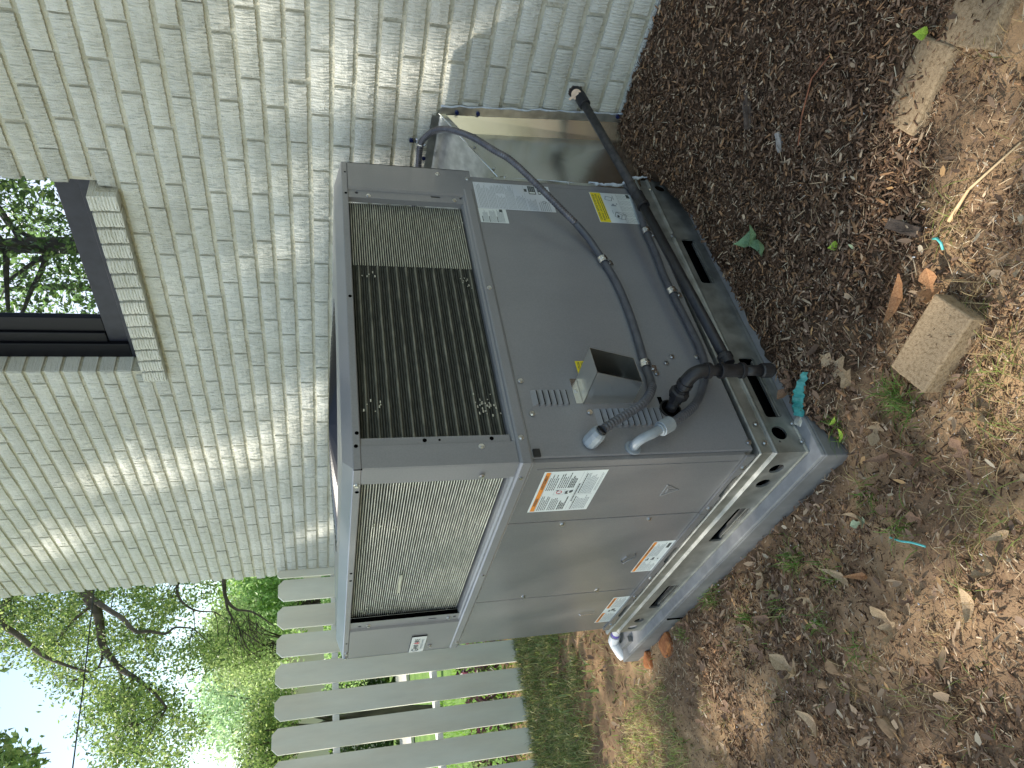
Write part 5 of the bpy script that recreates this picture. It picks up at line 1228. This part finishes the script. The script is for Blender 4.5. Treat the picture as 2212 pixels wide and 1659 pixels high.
mb = MB(); mb.tube([upix(-200, 1750, 4.5), upix(-20, 1650, 4.6), upix(60, 1630, 4.6), upix(110, 1625, 4.6)], [.02, .012, .006, .002], 6); part('stem', mb, M['bark'], nb, smooth=True)
V, F, cc = leafcloud(clumps(cn_, 16, .05, 8), .06, OAKC, 8); tag(put('foliage', rawmesh('foliage', V, F, M['leaves'], cc), nb), kind='stuff')
# dead drooping branch in front of the lime tree
db = thing('bare_branch', 'bare dark drooping branch with fine twigs beside the house corner', 'branch', (3.35, 8.0, 2.42)); mb = MB()
for b__, r__ in (([(3.8, 8.0, 2.5), (3.349, 8.0, 2.418), (3.114, 8.0, 2.373), (2.958, 8.0, 2.242), (2.898, 8.0, 2.034), (2.69, 8.0, 1.764)], (.035, .006)), ([(3.114, 8.0, 2.373), (2.947, 8.0, 2.334), (2.691, 8.0, 2.171), (2.492, 8.0, 1.942)], (.02, .005)), ([(2.85, 8, 2.28), (2.6, 8, 2.32), (2.40, 8, 2.22)], (.01, .003)), ([(2.75, 8, 2.21), (2.5, 8.1, 2.10), (2.35, 8.1, 1.95)], (.01, .003))): branchy(mb, b__, *r__)
for i in range(70):
    s_ = Vector((rt.uniform(2.5, 2.95), 8.0, rt.uniform(1.95, 2.3))); e_ = s_ + Vector((rt.uniform(-.35, -.05), rt.uniform(-.1, .1), rt.uniform(-.25, .08))); mb.tube([s_, s_.lerp(e_, .5) + Vector((0, 0, .02)), e_], [.004, .003, .0015], 4)
part('limbs', mb, M['bark'], db, smooth=True)
# dark hedge beyond the lane and the border plants just behind the fence
def bush(name, label, cat, x0, x1, y0, y1, z0, z1, n, size, cols, seed, group=None):
    r = np.random.default_rng(seed); P = np.stack([r.uniform(x0, x1, n), r.uniform(y0, y1, n), z0 + (z1 - z0) * r.random(n) ** .8], -1); P[:, 2] = np.minimum(P[:, 2], z1 - (z1 - z0) * .3 * fbm(P[:, 0], P[:, 1], 1.2, seed))
    th = thing(name, label, cat, ((x0 + x1) / 2, (y0 + y1) / 2, z0), group); V, F, cc = leafcloud(P, size, cols, seed, .0)
    tag(put('foliage', rawmesh('foliage', V, F, M['leaves'], cc), th), kind='stuff')
    st = MB(); rs_ = random.Random(seed)
    for i in range(14): x = rs_.uniform(x0, x1); y = rs_.uniform(y0, y1); st.tube([(x, y, z0 - .1), (x + rs_.gauss(0, .1), y, z0 + (z1 - z0) * .7)], [.02, .005], 4)
    part('stems', st, M['bark'], th)
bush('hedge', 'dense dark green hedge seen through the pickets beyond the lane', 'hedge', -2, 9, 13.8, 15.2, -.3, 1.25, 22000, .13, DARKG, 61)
bush('flowering_shrub', 'bright leafy shrub seen through the pickets above the hedge', 'shrub', 3.2, 6.5, 12.4, 13.4, .35, 1.25, 5200, .10, LIME, 62)
PURP = [((.035, .015, .022), .5), ((.08, .03, .04), .2), ((.07, .12, .03), .3)]
bush('border_plants', 'low purple and green border plants at the back of the fence foot', 'plants', -.6, 1.4, 3.62, 4.3, -.2, .22, 2600, .055, PURP, 63)
bush('wild_shrub', 'sparse green shrub behind the pickets at the left edge', 'shrub', -1.2, .1, 3.8, 4.6, -.2, .35, 1500, .06, YG, 64)
hs = thing('neighbour_house', 'cream sided neighbouring house showing as pale strips through the fence', 'house', (6, 19, -.3))
part('wall', MB().box(1, 13, 18, 24, -.3, 2.15), M['siding'], hs); rf = MB(); rf.add([(.6, 17.6, 2.15), (13.4, 17.6, 2.15), (13.4, 21, 2.6), (.6, 21, 2.6)], [(0, 1, 2, 3)]); part('roof', rf, M['siding'], hs)
wr = MB(); wr.tube([upix(203, 1276, 6.0), upix(180, 1468, 5.9) - Vector((0, 0, .006)), upix(157, 1659, 5.8), upix(130, 1850, 5.7)], .006, 6)
tag(put('overhead_wire', wr.mesh('overhead_wire', M['rubber'], True)), 'thin black overhead wire crossing the sky in front of the oak', 'wire')

# shade tree: it stands left of the view and shades the yard; crown shaped to the shaded area, gaps cut at chosen spots for sun patches
LIT = [(XW, -.147, 1.104, .16), (XW, -.128, .80, .13), (XW, .12, 1.10, .17), (XW, .14, .87, .12), (XW, -.23, .60, .10), (XW, 2.045, 2.168, .17), (XW, 1.972, 1.765, .16), (XW, 1.948, 1.467, .2), (XW, 1.494, 1.193, .2), (XW, 2.764, 2.587, .18), (XW, 2.8, 1.2, .12), (XW, .55, 1.3, .08), (XW, -.3, 1.35, .08),
       (.351, -.525, -.07, .055), (.237, -.59, -.07, .10), (.197, -.694, -.07, .08), (.48, -.70, -.05, .07), (.43, -.80, -.05, .06), (-.417, -.256, -.09, .11), (-.468, -.194, -.09, .10), (-.50, -.05, -.09, .07), (-.335, -.323, -.09, .07), (-.212, -.43, -.09, .06), (-.05, -.46, -.03, .07), (-.416, 1.115, -.09, .13), (-.45, .95, -.09, .08), (-.161, 1.705, -.1, .10), (.204, 2.232, -.1, .10), (-.303, 2.03, -.1, .16), (.1, 2.7, -.1, .08), (-.6, 1.6, -.1, .12), (-.7, 2.6, -.1, .14), (.3, .4, 1.12, .10), (-.06, 1.45, 0, .07), (1.2, .1, .72, .10)]
shade = thing('shade_tree', 'shade tree reflected in the window pane as a thick trunk with leaves', 'tree', (-6.3, 7.4, -.15))
mb = MB(); branchy(mb, [(-6.3, 7.4, -.2), (-6.2, 7.4, 3), (-6.3, 7.5, 6), (-5.9, 8.0, 9), (-5.7, 8.2, 12)], .17, .08)
for i in range(26):
    s_ = Vector((-6.2, 7.5, rt.uniform(5.0, 10))); an = rt.uniform(0, 6.28); l_ = rt.uniform(1.5, 3.4); e_ = s_ + Vector((math.cos(an) * l_, math.sin(an) * l_, rt.uniform(.2, 1.8))); mb.tube([s_, s_.lerp(e_, .5) + Vector((0, 0, .2)), e_], [.05, .03, .008], 5)
part('trunk', mb, M['bark'], shade, smooth=True)
nS = 46000; r_ = np.random.default_rng(77)
tgt = np.stack([r_.uniform(-1.9, 2.2, nS), r_.uniform(-2.0, 3.9, nS), r_.uniform(-.1, 3.6, nS)], -1); dens_ = r_.random(nS) < np.where(tgt[:, 1] > 2.0, .30, 1.0); tgt[:, 0] = np.where(r_.random(nS) < .35, XW + r_.normal(0, .15, nS), tgt[:, 0])
sv = np.array(SUN); Pl = tgt + sv[None] * r_.uniform(11, 14.5, nS)[:, None]; kill = (~dens_) & (tgt[:, 0] < 1.0)
for x, y, z, rr_ in LIT:
    dlt = Pl - np.array([x, y, z]); al = dlt @ sv; perp = np.linalg.norm(dlt - al[:, None] * sv[None], axis=1); kill |= r_.random(nS) < 1.18 - .82 * perp / (rr_ * (1.0 if x > .3 else 1.45) + .04)
Pl = Pl[~kill]; DK = [((.035, .06, .018), .5), ((.06, .10, .03), .35), ((.11, .16, .05), .15)]
low = [(rt.gauss(-6.3, .9), rt.gauss(7.6, 1.0), rt.uniform(3.6, 7.6)) for _ in range(80)]
Pl = np.concatenate([Pl, clumps(low, 60, .28, 12)]); V, F, cc = leafcloud(Pl, .115, DK, 78, .0); tag(put('crown', rawmesh('crown', V, F, M['leaves'], cc), shade), kind='stuff')
cs_ = [(rt.gauss(-8.5, 1.2), rt.gauss(10.5, 1.3), rt.uniform(4.5, 8.2)) for _ in range(150)]
lt2 = thing('sunlit_tree', 'sunlit green tree reflected in the upper part of the window pane', 'tree', (-8.5, 10.6, -.2)); mb = MB(); branchy(mb, [(-8.5, 10.6, -.2), (-8.5, 10.5, 3.5), (-8.4, 10.5, 7.5)], .16, .05); part('trunk', mb, M['bark'], lt2, smooth=True)
V, F, cc = leafcloud(clumps(cs_, 40, .3, 9), .14, LIME, 79); tag(put('crown', rawmesh('crown', V, F, M['leaves'], cc), lt2), kind='stuff')

for o in bpy.data.objects:
    if '_b' in o: del o['_b']
